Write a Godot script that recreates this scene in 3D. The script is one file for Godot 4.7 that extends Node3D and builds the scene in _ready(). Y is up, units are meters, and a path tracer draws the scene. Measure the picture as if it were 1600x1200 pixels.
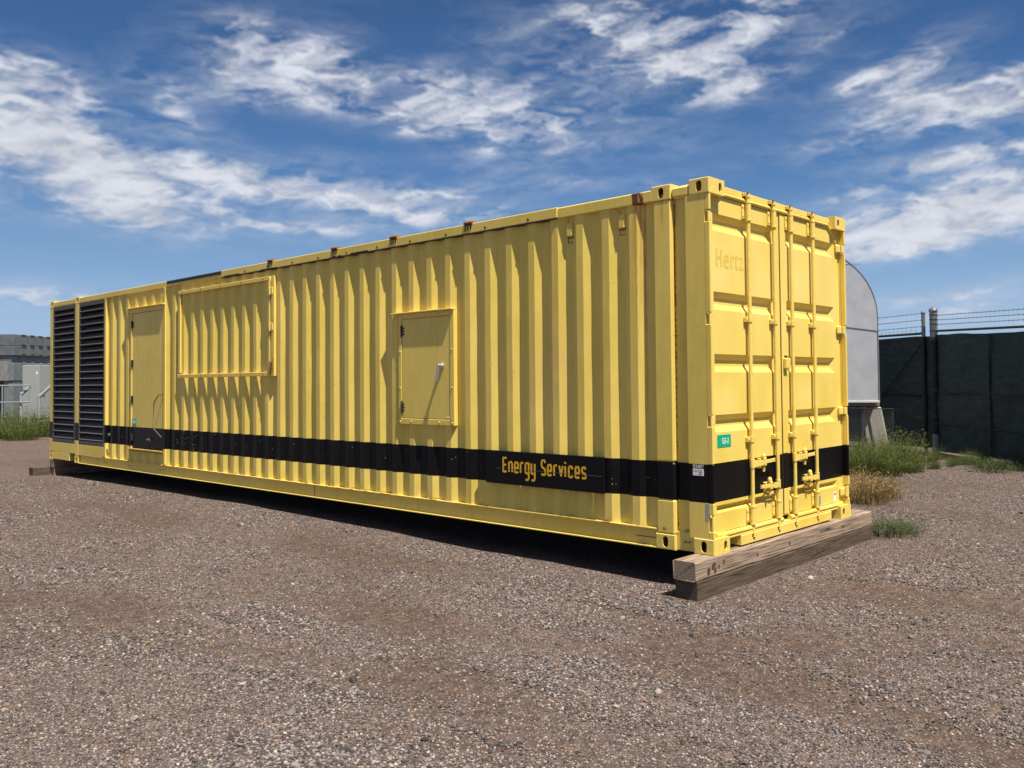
extends Node3D
# A yellow 45 ft generator container on timbers in a gravel yard. Metres, y up, ground near y = 0.
# x runs along the container (0 = door end), z = 0 is its long visible side, y = BASE its underside.

const BASE := 0.275
const LEN := 13.716
const HGT := 2.8236
const WID := 2.438
const OUT := -0.008        # outer flats of the corrugated side
const DEEP := 0.036        # depth of the corrugation
const STEP := 0.2797       # its pitch
const STRIPE_LOW := 0.385
const STRIPE_TOP := 0.672

const LENS := 1359.5       # focal length in pixels of the 1600 x 1200 photograph
const EYE := Vector3(3.4334, 1.3007 + BASE, 5.5951)

var mat := {}
var used_names := {}
var eye_basis: Basis

# ------------------------------------------------------------------ mesh kit
class Shape:
	var v := PackedVector3Array()
	var n := PackedVector3Array()
	var uv := PackedVector2Array()
	var col := PackedColorArray()
	var tint := Color(1, 1, 1)
	var tinted := false

	func put(p: Vector3, nn: Vector3) -> void:
		v.push_back(p)
		n.push_back(nn)
		var a := nn.abs()
		if a.y > a.x and a.y > a.z:
			uv.push_back(Vector2(p.x, p.z))
		elif a.x > a.z * 1.05:
			uv.push_back(Vector2(p.z, p.y))
		else:
			uv.push_back(Vector2(p.x, p.y))
		if tinted:
			col.push_back(tint)

	func tri(a: Vector3, b: Vector3, c: Vector3) -> void:      # counter-clockwise seen from outside
		var nn := (b - a).cross(c - a).normalized()
		put(a, nn); put(c, nn); put(b, nn)

	func quad(a: Vector3, b: Vector3, c: Vector3, d: Vector3) -> void:
		tri(a, b, c); tri(a, c, d)

	func smooth_quad(a: Vector3, b: Vector3, c: Vector3, d: Vector3, na: Vector3, nb: Vector3, nc: Vector3, nd: Vector3) -> void:
		put(a, na); put(c, nc); put(b, nb)
		put(a, na); put(d, nd); put(c, nc)

	func box(lo: Vector3, hi: Vector3, bev := 0.0, turn := Transform3D()) -> void:
		var b: float = minf(bev, 0.45 * minf(hi.x - lo.x, minf(hi.y - lo.y, hi.z - lo.z)))
		var mid := (lo + hi) * 0.5
		var h := (hi - lo) * 0.5
		var g := h - Vector3(b, b, b)
		var ax := [Vector3.RIGHT, Vector3.UP, Vector3.BACK]
		for i in 3:
			var j := (i + 1) % 3
			var k := (i + 2) % 3
			for s in [-1.0, 1.0]:
				var o: Vector3 = mid + ax[i] * h[i] * s
				var p: Vector3 = ax[j] * g[j]
				var q: Vector3 = ax[k] * g[k]
				if s > 0:
					quad(turn * (o - p - q), turn * (o + p - q), turn * (o + p + q), turn * (o - p + q))
				else:
					quad(turn * (o - p - q), turn * (o - p + q), turn * (o + p + q), turn * (o + p - q))
			if b > 0:
				for s in [-1.0, 1.0]:
					for t in [-1.0, 1.0]:       # edge along axis i between faces +-j and +-k
						var pj: Vector3 = mid + ax[j] * h[j] * s + ax[k] * g[k] * t
						var pk: Vector3 = mid + ax[j] * g[j] * s + ax[k] * h[k] * t
						var e: Vector3 = ax[i] * g[i]
						edge(turn, mid, pj, pk, e)
		if b > 0:
			for sx in [-1.0, 1.0]:
				for sy in [-1.0, 1.0]:
					for sz in [-1.0, 1.0]:
						var px := mid + Vector3(h.x * sx, g.y * sy, g.z * sz)
						var py := mid + Vector3(g.x * sx, h.y * sy, g.z * sz)
						var pz := mid + Vector3(g.x * sx, g.y * sy, h.z * sz)
						if sx * sy * sz > 0:
							tri(turn * px, turn * py, turn * pz)
						else:
							tri(turn * px, turn * pz, turn * py)

	func edge(turn: Transform3D, mid: Vector3, pj: Vector3, pk: Vector3, e: Vector3) -> void:
		var nn := (pk - pj).cross(e)
		if nn.dot((pj + pk) * 0.5 - mid) > 0:
			quad(turn * (pj - e), turn * (pk - e), turn * (pk + e), turn * (pj + e))
		else:
			quad(turn * (pj - e), turn * (pj + e), turn * (pk + e), turn * (pk - e))

	func tube(path: Array, radius: float, sides := 10, ends := true) -> void:
		var rings := []
		var dirs := []
		for i in path.size():
			var d: Vector3
			if i == 0:
				d = path[1] - path[0]
			elif i == path.size() - 1:
				d = path[i] - path[i - 1]
			else:
				d = (path[i] - path[i - 1]).normalized() + (path[i + 1] - path[i]).normalized()
			d = d.normalized()
			var side := d.cross(Vector3.UP)
			if side.length() < 0.1:
				side = d.cross(Vector3.RIGHT)
			side = side.normalized()
			var up := side.cross(d)
			var r := []
			var nn := []
			for k in sides:
				var a := TAU * k / sides
				var o := side * cos(a) + up * sin(a)
				nn.append(o)
				r.append(path[i] + o * radius)
			rings.append(r)
			dirs.append(nn)
		for i in path.size() - 1:
			for k in sides:
				var l := (k + 1) % sides
				smooth_quad(rings[i][k], rings[i + 1][k], rings[i + 1][l], rings[i][l], dirs[i][k], dirs[i + 1][k], dirs[i + 1][l], dirs[i][l])
		if ends:
			for k in range(1, sides - 1):
				tri(rings[0][0], rings[0][k], rings[0][k + 1])
				var z := path.size() - 1
				tri(rings[z][0], rings[z][k + 1], rings[z][k])

	func lathe(at: Vector3, axis: Vector3, prof: Array, sides := 16) -> void:   # prof: [along, radius]
		var d := axis.normalized()
		var side := d.cross(Vector3.UP)
		if side.length() < 0.1:
			side = d.cross(Vector3.RIGHT)
		side = side.normalized()
		var up := side.cross(d)
		for i in prof.size() - 1:
			var slope := Vector2(prof[i + 1][0] - prof[i][0], prof[i + 1][1] - prof[i][1]).normalized()
			for k in sides:
				var a := TAU * k / sides
				var b := TAU * (k + 1) / sides
				var oa := side * cos(a) + up * sin(a)
				var ob := side * cos(b) + up * sin(b)
				var na := (oa * slope.x - d * slope.y).normalized()
				var nb := (ob * slope.x - d * slope.y).normalized()
				var p0: Vector3 = at + d * prof[i][0]
				var p1: Vector3 = at + d * prof[i + 1][0]
				smooth_quad(p0 + oa * prof[i][1], p1 + oa * prof[i + 1][1], p1 + ob * prof[i + 1][1], p0 + ob * prof[i][1], na, na, nb, nb)

	# a flat plate from origin, spanned by e1 (w) and e2 (h), with an oval hole; normal = e1 x e2
	func plate_hole(o: Vector3, e1: Vector3, e2: Vector3, w: float, h: float, c: Vector2, rx: float, ry: float, depth: float) -> void:
		var nn := e1.cross(e2).normalized()
		var m := 32
		var inner := []
		var outer := []
		for k in m:
			var a := TAU * k / m
			var d := Vector2(cos(a), sin(a))
			# stadium hole
			var p := Vector2(d.x * rx, d.y * rx + signf(d.y) * (ry - rx)) if absf(d.y) > 0.001 else Vector2(d.x * rx, 0)
			inner.append(o + e1 * (c.x + p.x) + e2 * (c.y + p.y))
			var t := 1e9
			if d.x > 1e-6: t = minf(t, (w - c.x) / d.x)
			if d.x < -1e-6: t = minf(t, -c.x / d.x)
			if d.y > 1e-6: t = minf(t, (h - c.y) / d.y)
			if d.y < -1e-6: t = minf(t, -c.y / d.y)
			outer.append(Vector2(c.x + d.x * t, c.y + d.y * t))
		for k in m:
			var l := (k + 1) % m
			var qa: Vector2 = outer[k]
			var qb: Vector2 = outer[l]
			var a3: Vector3 = o + e1 * qa.x + e2 * qa.y
			var b3: Vector3 = o + e1 * qb.x + e2 * qb.y
			quad(inner[k], a3, b3, inner[l])
			if absf(qa.x - qb.x) > 1e-4 and absf(qa.y - qb.y) > 1e-4:
				var corner := Vector2(w if maxf(qa.x, qb.x) > w - 1e-4 else 0.0, h if maxf(qa.y, qb.y) > h - 1e-4 else 0.0)
				tri(a3, o + e1 * corner.x + e2 * corner.y, b3)
			var back := -nn * depth
			quad(inner[l], inner[l] + back, inner[k] + back, inner[k])

	# ribbon of constant width along a 2D path, extruded a little, in the plane spanned by e1, e2
	func stroke(o: Vector3, e1: Vector3, e2: Vector3, pts: Array, wid: float, thick: float) -> void:
		var nn := e1.cross(e2).normalized() * thick
		for i in pts.size() - 1:
			var a: Vector2 = pts[i]
			var b: Vector2 = pts[i + 1]
			var d := (b - a).normalized()
			var s := Vector2(-d.y, d.x) * wid * 0.5
			var a2 := a
			var b2 := b
			if i > 0: a2 -= d * wid * 0.22
			if i < pts.size() - 2: b2 += d * wid * 0.22
			var c := [a2 - s, b2 - s, b2 + s, a2 + s]
			var f := []
			for q in c:
				f.append(o + e1 * q.x + e2 * q.y + nn)
			quad(f[0], f[1], f[2], f[3])
			for k in 4:
				var l := (k + 1) % 4
				quad(f[k] - nn, f[l] - nn, f[l], f[k])

	func mesh() -> ArrayMesh:
		var m := ArrayMesh.new()
		var a := []
		a.resize(Mesh.ARRAY_MAX)
		a[Mesh.ARRAY_VERTEX] = v
		a[Mesh.ARRAY_NORMAL] = n
		a[Mesh.ARRAY_TEX_UV] = uv
		if tinted:
			a[Mesh.ARRAY_COLOR] = col
		m.add_surface_from_arrays(Mesh.PRIMITIVE_TRIANGLES, a)
		return m


func V(x: float, y: float, z: float) -> Vector3:
	return Vector3(x, y, z)


func lin(r: float, g: float, b: float) -> Color:
	return Color(r, g, b).linear_to_srgb()


func obj(called: String, s, material: Material, parent: Node = null) -> MeshInstance3D:
	var o := MeshInstance3D.new()
	o.mesh = s.mesh() if s is Shape else s
	o.material_override = material
	o.name = called if parent else numbered(called)
	(parent if parent else self).add_child(o, true)
	return o


func boxed(called: String, lo: Vector3, hi: Vector3, material: Material, parent: Node = null, bev := 0.003) -> MeshInstance3D:
	var s := Shape.new()
	s.box(lo, hi, bev)
	return obj(called, s, material, parent)


func numbered(called: String) -> String:
	var k: int = used_names.get(called, 0)
	used_names[called] = k + 1
	return called if k == 0 else "%s_%03d" % [called, k]


func thing(called: String, label: String, category: String, at := Vector3.ZERO, turn := 0.0, group := "") -> Node3D:
	var o := Node3D.new()
	o.name = numbered(called)
	add_child(o)
	o.position = at
	o.rotation.y = turn
	return tag(o, label, category, group)


func tag(o: Node3D, label: String, category: String, group := "") -> Node3D:
	o.set_meta("label", label)
	o.set_meta("category", category)
	if group:
		o.set_meta("group", group)
	return o


func ray(x: float, y: float) -> Vector3:    # direction seen at a pixel of the photograph
	return (eye_basis * V((x - 800 - 60.64) / LENS, -(y - 600 + 44.33) / LENS, -1)).normalized()


func rng(s: int) -> RandomNumberGenerator:
	var r := RandomNumberGenerator.new()
	r.seed = s
	return r


func fbm(s: int, freq: float, oct := 4) -> FastNoiseLite:
	var f := FastNoiseLite.new()
	f.seed = s
	f.frequency = freq
	f.noise_type = FastNoiseLite.TYPE_SIMPLEX_SMOOTH
	f.fractal_type = FastNoiseLite.FRACTAL_FBM
	f.fractal_octaves = oct
	return f

# ------------------------------------------------------------------ camera, sky, sun
func view_and_light() -> void:
	var cam := Camera3D.new()
	cam.name = "camera"
	var yaw := 0.7329
	var pitch := 0.0298
	var roll := -0.0099
	eye_basis = Basis(Vector3.UP, yaw) * Basis(Vector3.RIGHT, pitch) * Basis(Vector3.BACK, roll)
	cam.transform = Transform3D(eye_basis, EYE)
	cam.near = 0.1
	cam.far = 900.0
	cam.projection = Camera3D.PROJECTION_FRUSTUM
	cam.size = 0.1 * 1200.0 / LENS
	cam.frustum_offset = Vector2(-60.64, -44.33) / LENS * 0.1
	add_child(cam)

	var sun := DirectionalLight3D.new()
	sun.name = "sun"
	sun.light_energy = 1.6
	sun.light_color = Color(1.0, 0.965, 0.9)
	sun.light_angular_distance = 0.5
	sun.shadow_enabled = true
	add_child(sun)
	sun.look_at_from_position(Vector3.ZERO, V(-0.50, -1.0, -0.108))

	var env := Environment.new()
	env.background_mode = Environment.BG_SKY
	env.sky = Sky.new()
	var pano := PanoramaSkyMaterial.new()
	pano.panorama = ImageTexture.create_from_image(sky_image())
	env.sky.sky_material = pano
	env.tonemap_mode = Environment.TONE_MAPPER_LINEAR
	env.tonemap_exposure = 1.61
	env.background_energy_multiplier = 0.58
	env.sdfgi_enabled = true
	env.ssao_enabled = true
	env.ssil_enabled = true
	var we := WorldEnvironment.new()
	we.name = "world"
	we.environment = env
	add_child(we)


const SKY_W := 4096
const SKY_H := 2048

# patches of cloud: pixel of the photograph, half width, half height, tilt (degrees), strength
const CLOUDS := [
	[20, 205, 95, 56, 10, 0.95], [60, 150, 85, 34, 15, 0.6], [110, 130, 60, 24, 10, 0.4], [20, 100, 60, 30, 0, 0.35],
	[130, 240, 110, 36, 20, 0.7], [215, 280, 140, 34, 12, 0.66], [330, 265, 110, 28, 8, 0.6], [190, 325, 120, 30, 10, 0.66],
	[260, 345, 90, 22, 5, 0.6], [420, 290, 100, 26, 5, 0.55], [70, 330, 100, 16, 0, 0.35], [470, 255, 70, 20, 0, 0.35],
	[430, 75, 110, 40, 5, 0.58], [350, 90, 40, 40, 30, 0.5], [500, 145, 95, 30, 8, 0.85], [530, 100, 50, 40, 20, 0.5], [260, 145, 60, 42, 20, 0.5],
	[380, 155, 50, 16, 0, 0.5], [375, 32, 50, 14, 5, 0.42], [300, 200, 50, 20, 10, 0.3],
	[660, 118, 62, 20, 2, 0.7], [672, 172, 66, 30, -6, 0.85], [650, 200, 40, 12, 0, 0.5],
	[640, 310, 150, 36, 4, 0.55], [480, 358, 170, 15, 5, 0.6], [560, 330, 130, 20, 8, 0.4], [700, 330, 130, 26, 5, 0.42],
	[1060, 35, 210, 50, -3, 0.55], [960, 20, 110, 26, 0, 0.5], [1060, 100, 80, 24, -4, 0.78], [1150, 136, 62, 18, -8, 0.9], [1000, 75, 40, 15, 0, 0.6], [1200, 60, 90, 60, -10, 0.42],
	[820, 140, 90, 110, 20, 0.33], [780, 200, 90, 60, 0, 0.33], [960, 170, 200, 60, 0, 0.36], [880, 230, 160, 30, 0, 0.28], [890, 285, 70, 12, 0, 0.42], [1030, 285, 90, 14, -4, 0.3],
	[1420, 98, 80, 26, -14, 0.72], [1380, 115, 70, 14, -12, 0.65], [1450, 155, 105, 26, -4, 0.9], [1480, 170, 50, 20, 0, 0.6], [1585, 155, 60, 28, 0, 0.95], [1590, 108, 24, 10, 0, 0.7], [1310, 50, 60, 12, -14, 0.4],
	[1350, 218, 100, 20, -8, 0.45], [1250, 235, 90, 16, -8, 0.3], [1500, 200, 40, 10, 0, 0.3],
	[1510, 243, 120, 17, -4, 0.9], [1580, 272, 60, 10, -3, 0.7], [1500, 315, 200, 34, -10, 0.85], [1460, 352, 190, 28, -5, 0.85], [1400, 388, 130, 18, -3, 0.75], [1330, 305, 80, 14, -6, 0.5],
	[60, 470, 170, 26, 3, 0.5], [200, 470, 140, 14, 0, 0.3], [1480, 458, 140, 14, -6, 0.42], [1420, 490, 200, 18, 0, 0.3], [1560, 480, 90, 24, 0, 0.3],
]

func sky_image() -> Image:
	# 1. where the patches lie, coarse, over the upper half of the sky
	var cw := 1024
	var ch := 256
	var cover := PackedFloat32Array()
	cover.resize(cw * ch)
	var list := []
	for c in CLOUDS:
		var d := ray(c[0], c[1])
		list.append([atan2(d.x, -d.z), asin(d.y), c[2] / LENS, c[3] / LENS, deg_to_rad(c[4]), c[5]])
	# the rest of the sky carries patches of the same sizes and strengths
	var r := rng(77)
	var n := 0
	while n < 260:
		var az := r.randf_range(-PI, PI)
		var el := asin(r.randf_range(0.03, 1.0))
		var rel := wrapf(az + 0.733, -PI, PI)
		if absf(rel) < 0.72 and el < 0.5:
			continue
		var c: Array = CLOUDS[r.randi() % CLOUDS.size()]
		var k := 1.0 + el * 0.9
		list.append([az, el, c[2] / LENS * k / maxf(cos(el), 0.25), c[3] / LENS * k * (1.0 + el), r.randf_range(-0.3, 0.3), c[5]])
		n += 1
	for b in list:
		var reach: float = maxf(b[2], b[3]) * 1.9
		var x0 := int(floor((b[0] - reach) / TAU * cw))
		var x1 := int(ceil((b[0] + reach) / TAU * cw))
		var y0 := maxi(0, int((PI / 2 - b[1] - reach) / (PI / 2) * ch))
		var y1 := mini(ch - 1, int((PI / 2 - b[1] + reach) / (PI / 2) * ch))
		var ca := cos(b[4])
		var sa := sin(b[4])
		for y in range(y0, y1 + 1):
			var dy: float = b[1] - (PI / 2 - (y + 0.5) / ch * PI / 2)      # positive downwards
			for x in range(x0, x1 + 1):
				var dx: float = (x + 0.5) / cw * TAU - b[0]
				var u: float = (dx * ca + dy * sa) / b[2]
				var w: float = (-dx * sa + dy * ca) / b[3]
				var q := u * u + w * w
				if q < 3.4:
					var i := y * cw + posmod(x, cw)
					var s: float = b[5] * exp(-q * 0.9)
					cover[i] = cover[i] + s * (1.0 - minf(cover[i], 1.0) * 0.55)
	var ci := Image.create_from_data(cw, ch, false, Image.FORMAT_RF, cover.to_byte_array())
	ci.resize(SKY_W, SKY_H / 2, Image.INTERPOLATE_CUBIC)
	var full := ci.get_data().to_float32_array()
	# 2. air and cloud
	var puffs := fbm(5, 13.0, 5)
	puffs.fractal_gain = 0.58
	var wisps := fbm(9, 3.2, 5)
	wisps.fractal_gain = 0.6
	var streaks := fbm(14, 8.0, 5)
	streaks.fractal_gain = 0.6
	var data := PackedFloat32Array()
	data.resize(SKY_W * SKY_H * 3)
	var half := SKY_H / 2
	var ground := Color(0.17, 0.15, 0.13)
	for y in SKY_H:
		var el := PI / 2 - (y + 0.5) / SKY_H * PI
		var at := y * SKY_W * 3
		if el <= 0.0:
			for x in SKY_W:
				data[at] = ground.r; data[at + 1] = ground.g; data[at + 2] = ground.b
				at += 3
			continue
		var s := sin(el)
		var air := air_color(rad_to_deg(el))
		var c := cos(el)
		var ry := s * 3.1
		for x in SKY_W:
			var az := (x + 0.5) / SKY_W * TAU
			var px := sin(az) * c
			var pz := -cos(az) * c
			var cov: float = full[y * SKY_W + x]
			var red := air.r
			var green := air.g
			var blue := air.b
			if cov > 0.02:
				var w1 := wisps.get_noise_3d(px * 2.0, ry * 2.0, pz * 2.0)
				var p1 := puffs.get_noise_3d(px + w1 * 0.05, ry + w1 * 0.07, pz - w1 * 0.03)
				var core := smoothstep(0.22, 0.62, cov)
				var q := (cov - 0.42) * 1.1 + p1 * 1.0 * core + w1 * 0.30 * core
				var a := clampf(q / 0.80, 0.0, 1.0)
				a = a * (1.35 - 0.35 * a) * 0.90
				var s1 := streaks.get_noise_3d(px + w1 * 0.10, ry * 1.6 + w1 * 0.06, pz + w1 * 0.10)
				var veil := clampf(cov * (0.34 + 0.60 * s1 + 0.55 * p1), 0.0, 0.42)
				a = maxf(a, veil) + minf(a, veil) * 0.15
				var white := 0.64 + 0.18 * clampf(p1 * 1.6 + 0.35, 0.0, 1.0)
				red = lerpf(red, white * 0.97, a)
				green = lerpf(green, white, a)
				blue = lerpf(blue, white * 1.10, a)
			data[at] = red; data[at + 1] = green; data[at + 2] = blue
			at += 3
	return Image.create_from_data(SKY_W, SKY_H, false, Image.FORMAT_RGBF, data.to_byte_array())


func air_color(deg: float) -> Color:
	var stops := [[0.0, Color(0.47, 0.62, 0.80)], [4.0, Color(0.36, 0.53, 0.76)], [7.0, Color(0.245, 0.42, 0.68)], [13.0, Color(0.105, 0.245, 0.51)],
		[19.0, Color(0.062, 0.158, 0.375)], [25.0, Color(0.046, 0.116, 0.288)], [45.0, Color(0.038, 0.097, 0.245)], [90.0, Color(0.035, 0.09, 0.225)]]
	for i in stops.size() - 1:
		if deg <= stops[i + 1][0]:
			return stops[i][1].lerp(stops[i + 1][1], (deg - stops[i][0]) / (stops[i + 1][0] - stops[i][0]))
	return stops[-1][1]

# ------------------------------------------------------------------ materials
func plain(r: float, g: float, b: float, rough := 0.6, metal := 0.0) -> StandardMaterial3D:
	var m := StandardMaterial3D.new()
	m.albedo_color = lin(r, g, b)
	m.roughness = rough
	m.metallic = metal
	return m


func noise_tex(s: int, freq: float, ramp: Array, size := 512, oct := 5) -> NoiseTexture2D:   # ramp: [offset, linear colour]
	var t := NoiseTexture2D.new()
	t.width = size
	t.height = size
	t.seamless = true
	t.noise = fbm(s, freq, oct)
	var g := Gradient.new()
	var offs := PackedFloat32Array()
	var cols := PackedColorArray()
	for k in ramp:
		offs.push_back(k[0])
		cols.push_back(lin(k[1], k[2], k[3]))
	g.offsets = offs
	g.colors = cols
	t.color_ramp = g
	return t


func mottled(s: int, freq: float, ramp: Array, scale: Vector3, rough := 0.6, metal := 0.0) -> StandardMaterial3D:
	var m := StandardMaterial3D.new()
	m.albedo_texture = noise_tex(s, freq, ramp)
	m.uv1_triplanar = true
	m.uv1_scale = scale
	m.roughness = rough
	m.metallic = metal
	return m


const PAINT := Color(0.755, 0.57, 0.125)      # linear

func side_paint() -> StandardMaterial3D:
	var w := 2048
	var h := 512
	var im := Image.create_empty(w, h, false, Image.FORMAT_RGB8)
	var big := fbm(21, 0.006, 4)
	var fine := fbm(22, 0.05, 4)
	var drip := fbm(23, 0.05, 4)
	var r := rng(4)
	# drips: x, top, bottom, half width, strength
	var drips := [[-0.68, 2.80, 1.4, 0.010, 0.75], [-0.648, 2.80, 1.7, 0.011, 0.7], [-0.617, 2.80, 0.6, 0.008, 0.9], [-0.70, 2.80, 2.1, 0.008, 0.6], [-0.430, 2.72, 2.50, 0.012, 0.9],
		[-0.335, 2.72, 0.25, 0.009, 0.8], [-0.09, 2.70, 2.62, 0.008, 0.5], [-6.13, 1.62, 1.2, 0.02, 0.7], [-6.13, 2.1, 1.9, 0.02, 0.6], [-2.90, 0.94, 0.80, 0.02, 0.7], [-8.6, 1.40, 1.1, 0.01, 0.4]]
	for k in 150:
		drips.append([-r.randf_range(0.6, 13.0), 2.70 if k % 3 == 0 else r.randf_range(0.3, 2.7), 0.0, r.randf_range(0.003, 0.010), r.randf_range(0.06, 0.26)])
		drips[-1][2] = drips[-1][1] - r.randf_range(0.1, 0.9)
	for py in h:
		var y := (1.0 - (py + 0.5) / h) * HGT
		for px in w:
			var x := -LEN + (px + 0.5) / w * LEN
			var b := big.get_noise_2d(px, py * 0.5)
			var f := fine.get_noise_2d(px * 1.5, py * 0.35)
			var k := 1.0 + 0.12 * b + 0.07 * f
			var c := Color(PAINT.r * k, PAINT.g * (k - 0.02 * b), PAINT.b * (1.0 + 0.30 * b + 0.1 * f))
			# sun-bleached, slightly pink patch on a few ribs
			var pk := exp(-pow((x + 1.55) / 0.32, 2.0)) * exp(-pow((y - 1.45) / 0.5, 2.0)) * clampf(0.55 + f * 1.2, 0.0, 1.0)
			c = c.lerp(Color(0.62, 0.40, 0.17), pk * 0.55)
			# rust creeping along the seam above the bottom rail
			var seam := exp(-pow((y - 0.155) / 0.014, 2.0)) * smoothstep(0.12, 0.5, drip.get_noise_2d(px * 0.6, 3.0) + f * 0.3)
			c = c.lerp(Color(0.20, 0.075, 0.022), clampf(seam, 0.0, 0.85))
			im.set_pixel(px, py, c.linear_to_srgb())
	for d in drips:
		var x0 := int((d[0] - d[3] * 2.5 + LEN) / LEN * w)
		var x1 := int((d[0] + d[3] * 2.5 + LEN) / LEN * w) + 1
		for py in range(int((1.0 - d[1] / HGT) * h), mini(h, int((1.0 - d[2] / HGT) * h))):
			var y := (1.0 - (py + 0.5) / h) * HGT
			var t: float = (d[1] - y) / (d[1] - d[2])
			for px in range(maxi(x0, 0), mini(x1, w)):
				var x := -LEN + (px + 0.5) / w * LEN
				var g: float = exp(-pow((x - d[0]) / d[3], 2.0)) * d[4] * pow(1.0 - t, 0.8) * clampf(0.75 + drip.get_noise_2d(px * 6.0, py * 0.5) * 0.9, 0.0, 1.0)
				im.set_pixel(px, py, im.get_pixel(px, py).lerp(lin(0.38, 0.15, 0.03), clampf(g, 0.0, 1.0)))
	# the rusted stretch of the top rail above the drips
	for py in range(0, int((1.0 - 2.70 / HGT) * h)):
		for px in range(int((-0.715 + LEN) / LEN * w), int((-0.60 + LEN) / LEN * w)):
			if drip.get_noise_2d(px * 3.0, py * 0.6) > -0.22:
				im.set_pixel(px, py, lin(0.17, 0.045, 0.022))
	# chips and specks
	for k in 520:
		im.set_pixel(r.randi() % w, r.randi() % h, lin(0.46, 0.29, 0.07) if k % 4 else lin(0.16, 0.08, 0.03))
	var m := StandardMaterial3D.new()
	m.albedo_texture = ImageTexture.create_from_image(im)
	m.uv1_scale = V(1.0 / LEN, -1.0 / HGT, 1)
	m.uv1_offset = V(1.0, 1.0, 0)
	m.roughness = 0.52
	m.metallic_specular = 0.4
	return m


func stripe_paint() -> StandardMaterial3D:
	var w := 2048
	var h := 64
	var im := Image.create_empty(w, h, false, Image.FORMAT_RGB8)
	var f := fbm(31, 0.03, 4)
	for py in h:
		for px in w:
			var k := 1.0 + 0.35 * f.get_noise_2d(px, py)
			im.set_pixel(px, py, lin(0.0062 * k, 0.0056 * k, 0.0064 * k))
	var r := rng(8)
	for k in 170:       # chips down to the yellow, thickest on the first ribs past the tall door
		var x := -r.randf_range(8.1, 9.0) if k < 70 else -r.randf_range(0.0, 13.7)
		var px := int((x + LEN) / LEN * w)
		var py := r.randi() % h
		for j in r.randi_range(1, 3):
			im.set_pixel(clampi(px, 0, w - 1), clampi(py + j, 0, h - 1), lin(0.5, 0.38, 0.1) if k < 100 else lin(0.25, 0.24, 0.22))
	for k in 6:
		var x := -r.randf_range(0.2, 6.0)
		for j in r.randi_range(4, 14):
			im.set_pixel(clampi(int((x + LEN) / LEN * w) + j, 0, w - 1), 30 + (k * 7) % 25, lin(0.22, 0.19, 0.12))
	var m := StandardMaterial3D.new()
	m.albedo_texture = ImageTexture.create_from_image(im)
	m.uv1_scale = V(1.0 / LEN, -1.0 / (STRIPE_TOP - STRIPE_LOW), 1)
	m.uv1_offset = V(1.0, 1.0 + STRIPE_LOW / (STRIPE_TOP - STRIPE_LOW), 0)
	m.roughness = 0.38
	m.metallic_specular = 0.26
	return m


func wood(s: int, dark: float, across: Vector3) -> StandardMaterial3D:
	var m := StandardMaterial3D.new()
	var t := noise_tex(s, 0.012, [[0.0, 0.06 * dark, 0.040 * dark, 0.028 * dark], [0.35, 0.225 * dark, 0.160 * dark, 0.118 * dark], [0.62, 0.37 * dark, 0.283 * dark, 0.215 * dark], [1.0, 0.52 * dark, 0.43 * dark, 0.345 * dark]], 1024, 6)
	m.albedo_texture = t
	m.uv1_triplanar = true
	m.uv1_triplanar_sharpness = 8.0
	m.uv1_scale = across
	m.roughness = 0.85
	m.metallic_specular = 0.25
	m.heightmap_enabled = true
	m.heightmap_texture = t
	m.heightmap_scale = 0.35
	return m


func gravel_tile() -> Array:      # albedo and normal of a 2.4 m square of crushed stone
	var n := 2048
	var col := PackedByteArray()
	col.resize(n * n * 3)
	var hgt := PackedByteArray()
	hgt.resize(n * n)
	var soil := fbm(41, 0.01, 5)
	var soil_im := soil.get_seamless_image(n, n)
	var si := soil_im.get_data()
	for i in n * n:
		var k: float = 0.75 + 0.5 * si[i] / 255.0
		col[i * 3] = int(93 * k)
		col[i * 3 + 1] = int(80 * k)
		col[i * 3 + 2] = int(73 * k)
		hgt[i] = 60
	var r := rng(42)
	for k in 64000:
		var cx := r.randi() % n
		var cy := r.randi() % n
		var rad := 1.9 + 3.6 * pow(r.randf(), 2.4) + (5.0 if r.randf() < 0.012 else 0.0)
		var flat := r.randf_range(0.6, 1.0)
		var a := r.randf() * PI
		var ca := cos(a)
		var sa := sin(a)
		var c := stone_color(r).linear_to_srgb()
		var cr := int(clampf(c.r, 0, 1) * 255)
		var cg := int(clampf(c.g, 0, 1) * 255)
		var cb := int(clampf(c.b, 0, 1) * 255)
		var top := r.randf_range(120, 230)
		var m := int(ceil(rad))
		for dy in range(-m, m + 1):
			for dx in range(-m, m + 1):
				var u := (dx * ca + dy * sa) / rad
				var w := (-dx * sa + dy * ca) / (rad * flat)
				var q := u * u + w * w
				if q < 1.0:
					var i := posmod(cy + dy, n) * n + posmod(cx + dx, n)
					col[i * 3] = cr
					col[i * 3 + 1] = cg
					col[i * 3 + 2] = cb
					hgt[i] = int(60 + (top - 60) * sqrt(1.0 - q * 0.85))
	var albedo := Image.create_from_data(n, n, false, Image.FORMAT_RGB8, col)
	var bump := Image.create_from_data(n, n, false, Image.FORMAT_L8, hgt)
	bump.convert(Image.FORMAT_RGBA8)
	bump.bump_map_to_normal_map(5.0)
	return [ImageTexture.create_from_image(albedo), ImageTexture.create_from_image(bump)]


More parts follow.
